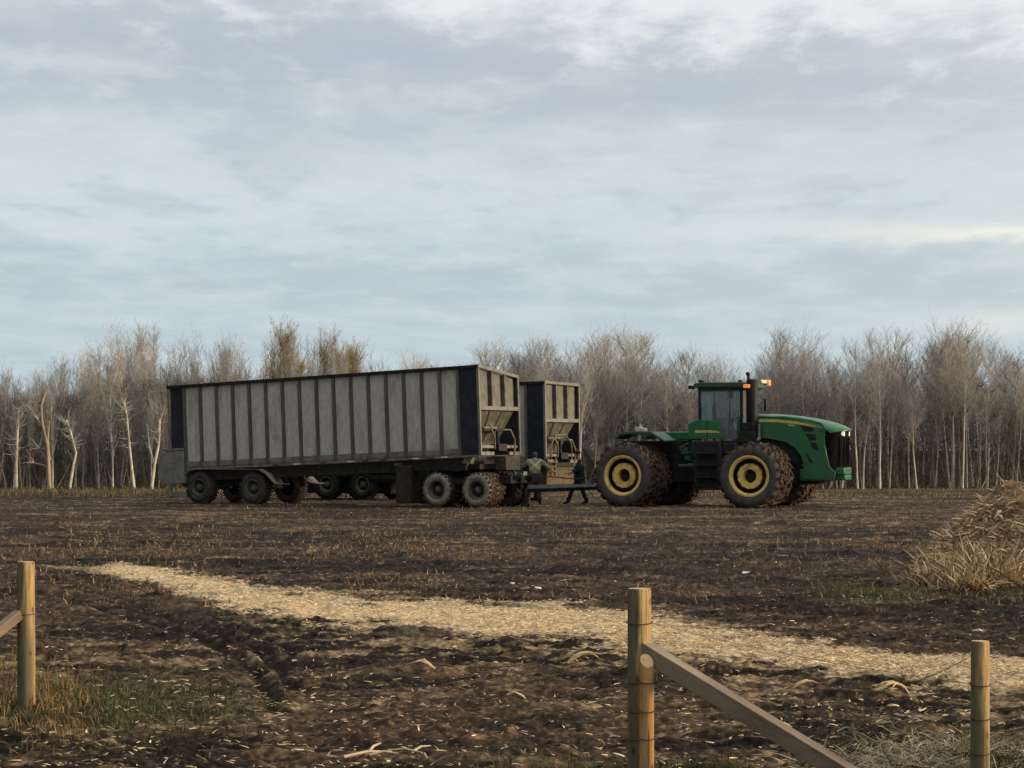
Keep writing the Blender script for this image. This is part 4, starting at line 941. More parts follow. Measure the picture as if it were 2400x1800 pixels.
    b = MB(); ring = [(1.02 + .07 * math.sin(2 * math.pi * k / 20), .22 * math.cos(2 * math.pi * k / 20), 3.04 + .19 * math.sin(2 * math.pi * k / 20)) for k in range(21)]; b.tube(ring, .018, 6); b.build('steering_wheel', m_seat, root)
    b = MB(); b.box(.95, 1.13, yn - .02 + .05, yn + .15, 3.60, zr0 - .08); b.tube([(1.02, yn + .1, 3.6), (1.02, yn + .1, 2.75)], .018, 6); b.build('monitor', m_black, root)
    b = MB(); b.tube([(xf_ + .1, .85, 3.4), (xf_ + .25, 1.25, 3.55)], .022, 6); b.box(xf_ + .2, xf_ + .28, 1.15, 1.38, 3.2, 3.62); b.build('mirror', m_black, root, bevel=.015)
    # lamps on the roof
    b = MB(); b.box(xf_ + .10, xf_ + .33, -.98, -.86, zr0 + .00, zr0 + .12); b.build('warning_lamp', m_lampo, root, bevel=.02)
    b = MB(); b.box(xf_ + .28, xf_ + .37, .35, .95, zr1 - .02, zr1 + .10); b.build('roof_light_bar', m_pale, root, bevel=.02)
    b = MB(); b.tube([(xf_ + .3, .9, zr1 - .04), (xf_ + .3, 1.30, zr1 - .02)], .03, 8); b.build('lamp_arm', m_black, root)
    b = MB(); b.box(xf_ + .24, xf_ + .38, 1.18, 1.42, zr1 - .08, zr1 + .12); b.build('warning_lamp', m_lampo, root, bevel=.03)
    # exhaust
    xm, _ = T(1763, 950, -.75); ztop = T(1763, 889, -.75)[1]
    b = MB(); b.lathe([(.001, 2.45), (.16, 2.45), (.20, 2.55), (.20, ztop - .06), (.16, ztop), (.001, ztop)], 24, axis='z', c=(xm, -.75, 0)); b.build('muffler', m_muf, root)
    xe, _ = T(1754.6, 880, -.88); ze = T(1754.6, 873, -.88)[1]
    b = MB(); b.tube([(xe, -.9, ztop - .5), (xe, -.9, ze - .12), (xe - .015, -.9, ze - .05), (xe - .05, -.9, ze)], [.05, .05, .075, .06], 12); b.build('exhaust_pipe', m_muf, root)
    b = MB(); b.box(xm - .42, xm + .16, -.98, -.5, 2.12, 2.5); b.box(xm - .3, xm + .1, -.95, -.5, 2.5, 2.8); b.build('exhaust_bracket', m_black, root, bevel=.03)
    b = MB(); b.tube([(xm + .25, -.8, 2.2), (xm + .25, -.8, 2.75)], .045, 8); b.tube([(xm + .25, -.8, 2.2), (xm + .2, -.8, 2.26)], .10, 8); b.build('air_pipe', m_greybox, root)
    # fuel tank and steps
    b = MB(); xa, xb = T(1626, 1100, -1.05)[0], T(1690, 1100, -1.05)[0]
    b.prism([(xa, .75), (xa + .1, .6), (xb, .55), (xb + .05, 1.9), (xb - .05, 2.2), (xa, 2.2)], -1.15, -.45); b.build('fuel_tank', m_black, root, bevel=.05)
    b = MB(); b.prism([(xa, .75), (xa + .1, .6), (xb, .55), (xb + .05, 1.9), (xb - .05, 2.2), (xa, 2.2)], .45, 1.15); b.build('fuel_tank', m_black, root, bevel=.05)
    for z in (.55, .95, 1.35, 1.75):
        b = MB(); b.box(xa + .15, xb - .1, -1.34, -1.152, z, z + .05); b.build('step', m_black, root, bevel=.008)
    b = MB(); b.box(xb + .06, 1.35, -1.05, -.5, 1.75, 2.1); b.box(xb + .1, 1.2, -.9, -.5, 1.2, 1.7); b.build('battery_box', m_black, root, bevel=.04)
    # --- hood
    HW = .68
    side = poly([(1774, 975), (1835, 975), (1871, 979), (1907, 985), (1926, 990.5), (1936.5, 1003), (1934, 1015), (1932.5, 1028), (1933, 1042), (1938, 1068), (1944, 1093), (1951, 1101), (1958, 1108), (1954, 1127.5), (1880, 1123), (1882.5, 1088), (1876, 1068), (1863, 1051), (1842, 1037), (1805, 1029), (1774, 1026)], -HW)
    for s in (-1, 1):
        b = MB(); b.prism(side, s * HW, s * (HW - .06)); b.build('hood_side', m_green, root, bevel=.018)
        q = .004 * s
        b = MB(); y0 = s * (HW + .005); y1 = s * (HW + .001)
        b.prism(poly([(1778, 982), (1820, 982.5), (1870, 987.5), (1905, 994.5), (1934, 1002.5), (1934, 1005), (1905, 1000), (1870, 994.5), (1820, 989.5), (1778, 989)], -HW), y0, y1); b.build('yellow_stripe', m_yelp, root, smooth=0)
        b = MB(); b.prism(poly([(1845, 994.5), (1862, 996), (1862, 999), (1850, 998)], -HW), y0, y1); b.build('badge', m_yelp, root, smooth=0)
        for v in ([(1877, 998), (1905, 1002), (1909, 1012), (1884, 1011.5)], [(1888, 1016), (1911, 1018), (1913, 1032), (1896, 1032)], [(1898, 1036.5), (1914, 1038), (1918, 1055), (1905, 1053)], [(1888, 1064), (1893, 1062), (1907, 1086), (1897, 1084)]):
            b = MB(); b.prism(poly(v, -HW), y0, s * (HW - .03)); b.build('side_vent', m_black, root, smooth=0)
    # top skin, rounded in plan at the nose
    xs_z = [(T(1776, 971, 0)[0], 3.09), (2.5, 3.08), (3.2, 3.02), (3.8, 2.93), (4.25, 2.83), (4.6, 2.73), (4.85, 2.62), (4.93, 2.56)]
    xb0 = xs_z[0][0] - .05
    b = MB(); nu, nv = 16, 15; vs = []
    noset = lambda y: 4.95 - .56 * abs(y / .72) ** 3.0
    for lay in (0, 1):
        for i in range(nu + 1):
            t = i / nu
            for j in range(nv):
                y = -.70 + 1.40 * j / (nv - 1); x = xb0 + (noset(y) - xb0) * t
                xz = xb0 + (4.93 - xb0) * t
                z = np.interp(xz, [q[0] for q in xs_z], [q[1] for q in xs_z]) - .085 * abs(y / .72) ** 3
                vs.append((x, y, z - lay * .035))
    K = (nu + 1) * nv; fs = []
    for i in range(nu):
        for j in range(nv - 1):
            a = i * nv + j; fs += [(a, a + nv, a + nv + 1, a + 1), (K + a, K + a + 1, K + a + nv + 1, K + a + nv)]
    for i in range(nu):
        a = i * nv; fs += [(a, K + a, K + a + nv, a + nv)]; a += nv - 1; fs += [(a, a + nv, K + a + nv, K + a)]
    for j in range(nv - 1):
        fs += [(j, j + 1, K + j + 1, K + j)]; a = nu * nv + j; fs += [(a, K + a, K + a + 1, a + 1)]
    b.add(vs, fs); b.build('hood_top', m_green, root, smooth=60)
    # grille
    m_gr = mat('grille_mesh', (.006, .006, .007), (.012, .011, .011), scale=8, rough=.9, spec=.1)
    b = MB(); ys = [-.64 + 1.28 * k / 12 for k in range(13)]
    nos = lambda y: 4.86 - .46 * abs(y / .64) ** 3.2
    vs = [(nos(y), y, 2.52) for y in ys] + [(nos(y) - .05, y, 1.25) for y in ys] + [(3.9, -.6, 2.52), (3.9, .6, 2.52), (3.9, -.6, 1.25), (3.9, .6, 1.25)]
    fs = [(k, k + 1, 14 + k, 13 + k) for k in range(12)] + [(26, 0, 13, 28), (27, 29, 25, 12), tuple([26] + [27] + list(range(12, -1, -1))), tuple([29, 28] + list(range(13, 26)))]
    b.add(vs, fs); b.build('grille', m_gr, root, smooth=50)
    for k in range(7):
        y = -.45 + .15 * k; b = MB(); b.box(nos(y) - .02, nos(y) + .012, y - .012, y + .012, 1.35, 2.3); b.build('grille_bar', m_gr, root)
    for y in (-.33, .33):
        b = MB(); b.lathe([(.001, nos(y) + .02), (.075, nos(y) + .02), (.085, nos(y) - .03), (.085, nos(y) - .1)], 14, axis='x', c=(0, y, 2.42)); b.build('headlight', m_lampw, root)
    b = MB(); b.box(1.9, 3.95, -.55, .55, 1.4, 2.8); b.build('engine', m_black, root, bevel=.05)
    # nose weights
    b = MB(); z0, z1 = T(1970, 1101, 0)[1], T(1970, 1096, 0)[1]
    b.box(4.2, 4.86, -.5, .5, z0 - .16, z1 + .0); b.build('front_bumper', m_green, root, bevel=.03)
    b = MB(); b.box(4.3, 4.88, -.42, .42, z0 - .34, z0 - .17); b.build('weight_bracket', m_green, root, bevel=.03)
    b = MB(); b.prism([(3.4, .86), (4.35, .86), (4.5, 1.0), (4.5, 1.25), (3.4, 1.25)], -.66, .66); b.build('nose_skirt', m_green, root, bevel=.03)
    tag(root, 'large green articulated tractor with yellow rims and muddy dual wheels', 'tractor')
make_tractor()

# ------------------------------------------------------------------ people
m_skin = mat('skin', (.42, .24, .16), (.36, .20, .13), scale=8, rough=.6)
m_coat = mat('grey_work_coat', (.33, .30, .245), (.19, .175, .14), scale=7, rough=.9, lo=.42, hi=.58)
m_hood = mat('blue_hood_cloth', (.05, .085, .15), (.035, .06, .11), scale=8, rough=.9)
m_hivis = mat('hi_vis_tape', (.62, .60, .26), (.5, .5, .22), scale=8, rough=.5)
m_navyc = mat('navy_jacket_cloth', (.012, .016, .024), (.022, .027, .036), scale=8, rough=.85)
m_trous = mat('dark_trousers', (.016, .017, .021), (.028, .028, .03), scale=8, rough=.9)
m_trousg = mat('muddy_grey_trousers', (.075, .068, .055), (.045, .042, .036), scale=6, rough=.9)
m_boot = mat('black_boots', (.014, .013, .012), (.03, .025, .02), scale=8, rough=.7)

def skin_mesh(name, verts, edges, mats, parent, sub=2):
    me = bpy.data.meshes.new(name); me.from_pydata([v[:3] for v in verts], edges, [])
    o = bpy.data.objects.new(name, me); col.objects.link(o)
    sk = o.modifiers.new('skin', 'SKIN'); sk.use_smooth_shade = True
    if not me.skin_vertices: me.skin_vertices.new()
    for i, v in enumerate(verts):
        d = me.skin_vertices[0].data[i]; rr = v[3]; d.radius = rr if isinstance(rr, tuple) else (rr, rr); d.use_root = i == 0
    ss = o.modifiers.new('sub', 'SUBSURF'); ss.levels = sub; ss.render_levels = sub
    dg = bpy.context.evaluated_depsgraph_get(); dg.update()
    m2 = bpy.data.meshes.new_from_object(o.evaluated_get(dg)); m2.name = name
    bpy.data.objects.remove(o); m2.materials.clear(); m2.materials.append(mats)
    m2.polygons.foreach_set('use_smooth', [True] * len(m2.polygons))
    o = bpy.data.objects.new(name, m2); col.objects.link(o); o.parent = parent
    return o

def hand_chain(V, E, wrist, d, side):
    """palm, four curled fingers and a thumb grown from the wrist vertex"""
    d = Vector(d).normalized(); s = Vector(side).normalized(); n = d.cross(s)
    w = Vector(V[wrist][:3]); palm = len(V); V.append((*(w + d * .07), (.040, .022))); E.append((wrist, palm))
    for k, (off, L) in enumerate(((-.032, .072), (-.011, .082), (.011, .076), (.031, .060))):
        b = w + d * .095 + s * off; m = b + d * L * .5 + n * .008; e = m + d * L * .35 + n * .028
        i = len(V); V += [(*b, .0105), (*m, .0095), (*e, .0075)]; E += [(palm, i), (i, i + 1), (i + 1, i + 2)]
    b = w + d * .035 - s * .038; m = b + d * .03 - s * .022 + n * .006; e = m + d * .03 + n * .012
    i = len(V); V += [(*b, .013), (*m, .011), (*e, .009)]; E += [(palm, i), (i, i + 1), (i + 1, i + 2)]

def person(loc, J, face, clothes, label, toe):
    root = empty('person', loc)
    V = []; E = []; ix = {}
    def v(k, r): ix[k] = len(V); V.append((*J[k], r))
    def e(a, b): E.append((ix[a], ix[b]))
    v('pelvis', (.145, .11)); v('waist', (.13, .10)); v('chest', (.165, .115)); v('neck', .055); v('head', (.075, .088)); v('crown', (.062, .072))
    for a, b in (('pelvis', 'waist'), ('waist', 'chest'), ('chest', 'neck'), ('neck', 'head'), ('head', 'crown')): e(a, b)
    for s in 'ab':
        v('sh' + s, .062); v('el' + s, .043); v('wr' + s, .028); e('chest', 'sh' + s); e('sh' + s, 'el' + s); e('el' + s, 'wr' + s)
        v('hip' + s, .09); v('kn' + s, .058); v('an' + s, .042); v('toe' + s, .035); e('pelvis', 'hip' + s); e('hip' + s, 'kn' + s); e('kn' + s, 'an' + s); e('an' + s, 'toe' + s)
        d = Vector(J['wr' + s]) - Vector(J['el' + s]); hand_chain(V, E, ix['wr' + s], d, Vector(d).cross(Vector((0, 0, 1))) if s == 'a' else -Vector(d).cross(Vector((0, 0, 1))))
    skin_mesh('body', V, E, m_skin, root)
    H = Vector(J['head']); fc = Vector(face).normalized(); sd = fc.cross(Vector((0, 0, 1)))
    b = MB(); c = H + fc * .085
    b.tube([c + Vector((0, 0, .035)), c + fc * .025 - Vector((0, 0, .012)), c - Vector((0, 0, .02))], [.010, .017, .012], 8); b.build('nose', m_skin, root)
    for s in (-1, 1):
        b = MB(); q = H + fc * .078 + sd * s * .03 + Vector((0, 0, .03)); b.lathe([(.001, -.008), (.010, -.004), (.010, .004), (.001, .008)], 8, axis='z', c=q); b.build('eye', m_boot, root)
        b = MB(); q = H + sd * s * .078; b.lathe([(.001, -.03), (.014, -.015), (.014, .015), (.001, .03)], 8, axis='z', c=q); b.build('ear', m_skin, root)
    b = MB(); q = H + fc * .080 - Vector((0, 0, .05)); b.tube([q - sd * .022, q + sd * .022], .007, 6); b.build('mouth', m_red, root)
    def clothe(name, keys, m, sub=2):
        VV = []; EE = []; iy = {}
        for k, par, r in keys:
            iy[k] = len(VV); p = J[k] if isinstance(k, str) and k in J else k; VV.append((*p, r))
            if par is not None: EE.append((iy[par], iy[k]))
        return skin_mesh(name, VV, EE, m, root, sub)
    clothes(root, J, clothe)
    for s in 'ab':
        b = MB(); a = Vector(J['an' + s]); t = Vector(J['toe' + s])
        b.tube([a + Vector((0, 0, .14)), a, a + Vector((0, 0, -.03))], [.062, .062, .058], 10); b.tube([a - (t - a) * .25, a.lerp(t, .5), t + (t - a) * .15], [.052, .056, .042], 10)
        for q in b.v: q.z = max(q.z, .003)
        b.build('boot', m_boot, root, smooth=60)
    tag(root, label, 'person'); return root

JA = dict(pelvis=(.0, 0, .96), waist=(.0, .02, 1.14), chest=(.02, .05, 1.38), neck=(.02, .12, 1.60), head=(.02, .16, 1.72), crown=(.02, .17, 1.79),
          sha=(-.20, .06, 1.48), ela=(-.40, .08, 1.30), wra=(-.47, .24, 1.18), shb=(.24, .06, 1.48), elb=(.45, .06, 1.28), wrb=(.58, .22, 1.16),
          hipa=(-.11, 0, .92), kna=(-.22, .06, .50), ana=(-.26, 0, .09), toea=(-.30, .16, .04), hipb=(.11, 0, .92), knb=(.17, .06, .50), anb=(.18, 0, .09), toeb=(.20, .16, .04))
def clothesA(root, J, cl):
    cl('coat', [('waist', None, (.20, .17)), ('pelvis', 'waist', (.22, .18)), ((.0, 0, .74), 'pelvis', (.235, .19)), ('chest', 'waist', (.215, .165)), ((.02, .10, 1.56), 'chest', .09), ('sha', 'chest', .10), ('ela', 'sha', .078), ((-.455, .20, 1.205), 'ela', .062), ('shb', 'chest', .10), ('elb', 'shb', .078), ((.56, .19, 1.175), 'elb', .062)], m_coat)
    cl('trousers', [('pelvis', None, (.15, .12)), ('hipa', 'pelvis', .11), ('kna', 'hipa', .085), ('ana', 'kna', .075), ('hipb', 'pelvis', .11), ('knb', 'hipb', .085), ('anb', 'knb', .075)], m_trousg)
    cl('hood', [((.02, .10, 1.60), None, (.095, .09)), ((.02, .135, 1.74), (.02, .10, 1.60), (.105, .11)), ((.02, .15, 1.815), (.02, .135, 1.74), (.075, .08))], m_hood)
    co = [o for o in root.children if o.name.startswith('coat')][0]
    bm = bmesh.new(); bm.from_mesh(co.data); from mathutils.bvhtree import BVHTree
    tree = BVHTree.FromBMesh(bm)
    def strip(p, q):
        b = MB(); vs = []; n = 14; w = .035
        dx = Vector((q[0] - p[0], 0, q[1] - p[1])).normalized(); sd = Vector((-dx.z, 0, dx.x)) * w
        for i in range(n + 1):
            t = i / n; c = Vector((p[0] + (q[0] - p[0]) * t, 0, p[1] + (q[1] - p[1]) * t))
            for s in (-1, 1):
                a = c + sd * s; hit = tree.ray_cast(Vector((a.x, -1, a.z)), Vector((0, 1, 0)))[0]
                y = hit.y if hit else -.1
                vs += [(a.x, y - .014, a.z), (a.x, y + .01, a.z)]
        fs = []
        for i in range(n):
            a = 4 * i; fs += [(a, a + 2, a + 6, a + 4), (a + 1, a + 5, a + 7, a + 3), (a, a + 4, a + 5, a + 1), (a + 2, a + 3, a + 7, a + 6)]
        b.add(vs, fs); b.build('reflective_band', m_hivis, root, smooth=60)
    strip((-.17, 1.53), (.19, 1.20)); strip((.19, 1.50), (-.17, 1.18)); bm.free()
person(pt(1252, 1180, 82.4) * Vector((1, 1, 0)) if False else Vector((.77, 82.4, 0)), JA, (0, 1, -.35), clothesA, 'person in grey coat and blue hood with a yellow X across the back', (0, 1, 0))
JB = dict(pelvis=(.02, 0, .94), waist=(.05, 0, 1.12), chest=(.05, 0, 1.36), neck=(.0, 0, 1.58), head=(-.04, 0, 1.71), crown=(-.03, 0, 1.79),
          sha=(.03, -.20, 1.47), ela=(.00, -.26, 1.18), wra=(-.24, -.16, 1.08), shb=(.03, .20, 1.47), elb=(-.06, .26, 1.2), wrb=(-.30, .14, 1.10),
          hipa=(.02, -.10, .90), kna=(.13, -.11, .50), ana=(.28, -.11, .10), toea=(.13, -.12, .04), hipb=(.02, .10, .90), knb=(-.22, .10, .52), anb=(-.36, .10, .09), toeb=(-.52, .10, .04))
def clothesB(root, J, cl):
    cl('jacket', [('waist', None, (.19, .165)), ('pelvis', 'waist', (.19, .17)), ((.03, 0, .80), 'pelvis', (.19, .165)), ('chest', 'waist', (.20, .165)), ((.02, 0, 1.55), 'chest', .085), ('sha', 'chest', .09), ('ela', 'sha', .073), ((-.19, -.18, 1.10), 'ela', .055), ('shb', 'chest', .09), ('elb', 'shb', .073), ((-.25, .165, 1.12), 'elb', .055)], m_navyc)
    cl('trousers', [('pelvis', None, (.14, .12)), ('hipa', 'pelvis', .105), ('kna', 'hipa', .08), ('ana', 'kna', .07), ('hipb', 'pelvis', .105), ('knb', 'hipb', .08), ('anb', 'knb', .07)], m_trous)
    b = MB(); b.lathe([(.105, 1.755), (.108, 1.80), (.09, 1.85), (.05, 1.875), (.001, 1.88)], 20, axis='z', c=(-.035, 0, 0)); b.add([(-.12, -.07, 1.765), (-.12, .07, 1.765), (-.21, .05, 1.75), (-.21, -.05, 1.75), (-.12, -.07, 1.78), (-.12, .07, 1.78), (-.21, .05, 1.76), (-.21, -.05, 1.76)], [(0, 1, 2, 3), (4, 7, 6, 5), (0, 3, 7, 4), (3, 2, 6, 7), (2, 1, 5, 6)]); b.build('cap', m_boot, root)
person(Vector((2.30, 82.5, 0)), JB, (-1, 0, -.25), clothesB, 'person in dark jacket and cap striding left beside the tractor wheel', (-1, 0, 0))

# ------------------------------------------------------------------ fence in the foreground
m_post = mat('weathered_pine', (.55, .37, .165), (.33, .21, .095), scale=14, rough=.85, stretch=(1, 1, .10), dirt=(.13, .13, .075), dscale=5, dlo=.45, dhi=.62, damt=.8, bump=.5, bscale=45)
def shade_stain_cracks(m, x0, x1, colr):  # paints shade and olive stain into one side, plus cracks and knots
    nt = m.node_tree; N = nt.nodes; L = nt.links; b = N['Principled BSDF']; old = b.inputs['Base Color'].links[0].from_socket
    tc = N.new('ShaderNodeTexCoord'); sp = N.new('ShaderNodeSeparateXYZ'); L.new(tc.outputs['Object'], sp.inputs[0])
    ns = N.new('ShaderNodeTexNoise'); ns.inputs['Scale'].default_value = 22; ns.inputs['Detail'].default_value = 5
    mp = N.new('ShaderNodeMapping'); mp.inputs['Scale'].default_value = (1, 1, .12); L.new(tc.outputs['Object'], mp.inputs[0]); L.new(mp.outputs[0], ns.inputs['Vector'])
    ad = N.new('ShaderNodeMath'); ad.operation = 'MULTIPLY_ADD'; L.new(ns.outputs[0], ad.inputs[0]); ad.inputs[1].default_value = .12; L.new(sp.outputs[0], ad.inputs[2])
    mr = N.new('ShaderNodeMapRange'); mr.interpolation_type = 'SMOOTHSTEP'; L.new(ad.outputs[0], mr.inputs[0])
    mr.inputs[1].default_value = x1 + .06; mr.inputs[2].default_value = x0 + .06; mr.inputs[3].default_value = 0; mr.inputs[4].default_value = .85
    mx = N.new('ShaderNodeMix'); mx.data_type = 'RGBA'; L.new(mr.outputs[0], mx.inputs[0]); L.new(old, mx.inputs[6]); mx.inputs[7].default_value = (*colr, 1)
    # drying cracks running up the grain, and a few knots
    m2 = N.new('ShaderNodeMapping'); m2.inputs['Scale'].default_value = (1, 1, .035); L.new(tc.outputs['Object'], m2.inputs[0])
    n2 = N.new('ShaderNodeTexNoise'); n2.inputs['Scale'].default_value = 75; n2.inputs['Detail'].default_value = 3; L.new(m2.outputs[0], n2.inputs['Vector'])
    r2 = N.new('ShaderNodeMapRange'); L.new(n2.outputs[0], r2.inputs[0]); r2.inputs[1].default_value = .62; r2.inputs[2].default_value = .66
    m3 = N.new('ShaderNodeMapping'); m3.inputs['Scale'].default_value = (1, 1, .6); L.new(tc.outputs['Object'], m3.inputs[0])
    v3 = N.new('ShaderNodeTexVoronoi'); v3.inputs['Scale'].default_value = 9; L.new(m3.outputs[0], v3.inputs['Vector'])
    r3 = N.new('ShaderNodeMapRange'); L.new(v3.outputs['Distance'], r3.inputs[0]); r3.inputs[1].default_value = .17; r3.inputs[2].default_value = .08
    ma = N.new('ShaderNodeMath'); ma.operation = 'MAXIMUM'; L.new(r2.outputs[0], ma.inputs[0]); L.new(r3.outputs[0], ma.inputs[1])
    mb = N.new('ShaderNodeMath'); mb.operation = 'MULTIPLY'; L.new(ma.outputs[0], mb.inputs[0]); mb.inputs[1].default_value = .75
    mk = N.new('ShaderNodeMix'); mk.data_type = 'RGBA'; L.new(mb.outputs[0], mk.inputs[0]); L.new(mx.outputs[2], mk.inputs[6]); mk.inputs[7].default_value = (.075, .05, .028, 1)
    L.new(mk.outputs[2], b.inputs['Base Color'])
shade_stain_cracks(m_post, -.028, .012, (.12, .118, .072))
m_post2 = mat('fresh_orange_pine', (.56, .33, .12), (.40, .22, .08), scale=7, rough=.8, stretch=(1, 1, .12), dirt=(.25, .14, .06), dscale=5, dlo=.55, dhi=.7, bump=.4, bscale=30)
shade_stain_cracks(m_post2, -.9, -.8, (.12, .118, .072))
m_rail = mat('grey_squared_timber', (.30, .235, .165), (.21, .155, .105), scale=6, rough=.85, stretch=(.3, 1, 1), dirt=(.12, .085, .055), dscale=4, dlo=.5, dhi=.75, bump=.2, bscale=24)
m_end = mat('cut_end_grain', (.68, .46, .21), (.55, .36, .16), scale=20, rough=.85)
m_wire = mat('rusty_wire', (.05, .04, .035), (.09, .06, .045), scale=20, rough=.6)

def make_post(px, py_top, Y, rad, label, loops=(), m=None, zb=-.25, lean=0.0, bev=False):
    top = pt(px, py_top, Y); r = empty('fence_post', (top.x, Y, 0)); b = MB(); n = 28; H = top.z; R0 = random.Random(px)
    ph = R0.uniform(0, 6); zs = [zb, 0, H * .2, H * .4, H * .6, H * .8, H - .015, H]
    vs = []
    for i, z in enumerate(zs):
        for k in range(n):
            a = 2 * math.pi * k / n; q = rad * (1 + .03 * math.sin(2 * a + ph + z) + .015 * math.sin(5 * a + 3 * z)) * (1.02 - .03 * z / H) * (.93 if i == len(zs) - 1 else 1)
            zz = z
            if bev and i >= len(zs) - 2: zz = z - .034 * (1 - math.sin(a)) - .008 * math.cos(a)
            vs.append((q * math.cos(a) + lean * z, q * math.sin(a), zz))
    fs = [(i * n + k, i * n + (k + 1) % n, (i + 1) * n + (k + 1) % n, (i + 1) * n + k) for i in range(len(zs) - 1) for k in range(n)]
    b.add(vs, fs, 0); b.add(vs[-n:], [tuple(range(n))], 1)
    b.build('post', [m or m_post, m_end], r, smooth=50)
    for py in loops:
        z = EYE + (HY - py) * Y / F; b = MB(); q = rad + .006
        b.tube([(q * math.cos(2 * math.pi * k / 24) + lean * z, q * math.sin(2 * math.pi * k / 24), z + .008 * math.sin(2 * math.pi * k / 24)) for k in range(25)], .0032, 5); b.build('wire_loop', m_wire, r)
    tag(r, label, 'fence post'); return r
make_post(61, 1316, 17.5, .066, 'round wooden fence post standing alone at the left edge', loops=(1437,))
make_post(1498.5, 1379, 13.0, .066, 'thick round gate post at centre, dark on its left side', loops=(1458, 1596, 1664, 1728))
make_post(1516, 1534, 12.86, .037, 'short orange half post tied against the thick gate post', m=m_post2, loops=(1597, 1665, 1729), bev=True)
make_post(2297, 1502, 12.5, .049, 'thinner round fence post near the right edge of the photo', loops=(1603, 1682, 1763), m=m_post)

def make_rail(name, P, Q, t, label, cat):
    P, Q = Vector(P), Vector(Q); d = (Q - P).normalized(); s = d.cross(Vector((0, 0, 1))).normalized(); u = s.cross(d)
    b = MB(); L = (Q - P).length
    b.box(0, L, -t / 2, t / 2, -t * .52, t * .52)
    M4 = Matrix((d, s, u)).transposed().to_4x4()
    o = b.build(name, m_rail, None, bevel=.004); o.matrix_world = Matrix.Translation(P) @ M4
    tag(o, label, cat)
P0 = pt(1508, 1522, 12.98); P1 = pt(2010, 1830, 12.1); make_rail('brace_rail', P0, P0 + (P1 - P0) * 1.75, .088, 'squared grey timber brace slanting down from the centre post', 'brace')
P0 = pt(44, 1440, 17.45); P1 = pt(-30, 1500, 17.2); make_rail('brace_rail', P0, P0 + (P1 - P0) * 5.2, .068, 'short visible end of timber brace behind the left post', 'brace')
def wire(a, b_, label, sag=.03):
    b = MB(); A, B = Vector(a), Vector(b_)
    b.tube([A.lerp(B, i / 10) - Vector((0, 0, sag * 4 * (i / 10) * (1 - i / 10))) for i in range(11)], .0011, 4)
    o = b.build('fence_wire', m_wire); tag(o, label, 'wire', 'thin wires between the centre and right posts')
for i, (pa, pb) in enumerate(((1458, 1603), (1596, 1682), (1664, 1763))):
    wire(pt(1520, pa, 12.94), pt(2280, pb, 12.46), 'thin fence wire strung from the centre post to the right post')
o = None
b = MB(); A = pt(2290, 1530, 12.5); B = pt(2150, 1597, 13.5)
b.tube([A, A.lerp(B, .5) - Vector((0, 0, .01)), B], .0022, 4); o = b.build('fence_wire', m_wire); tag(o, 'loose wire slanting down left from the right fence post', 'wire')

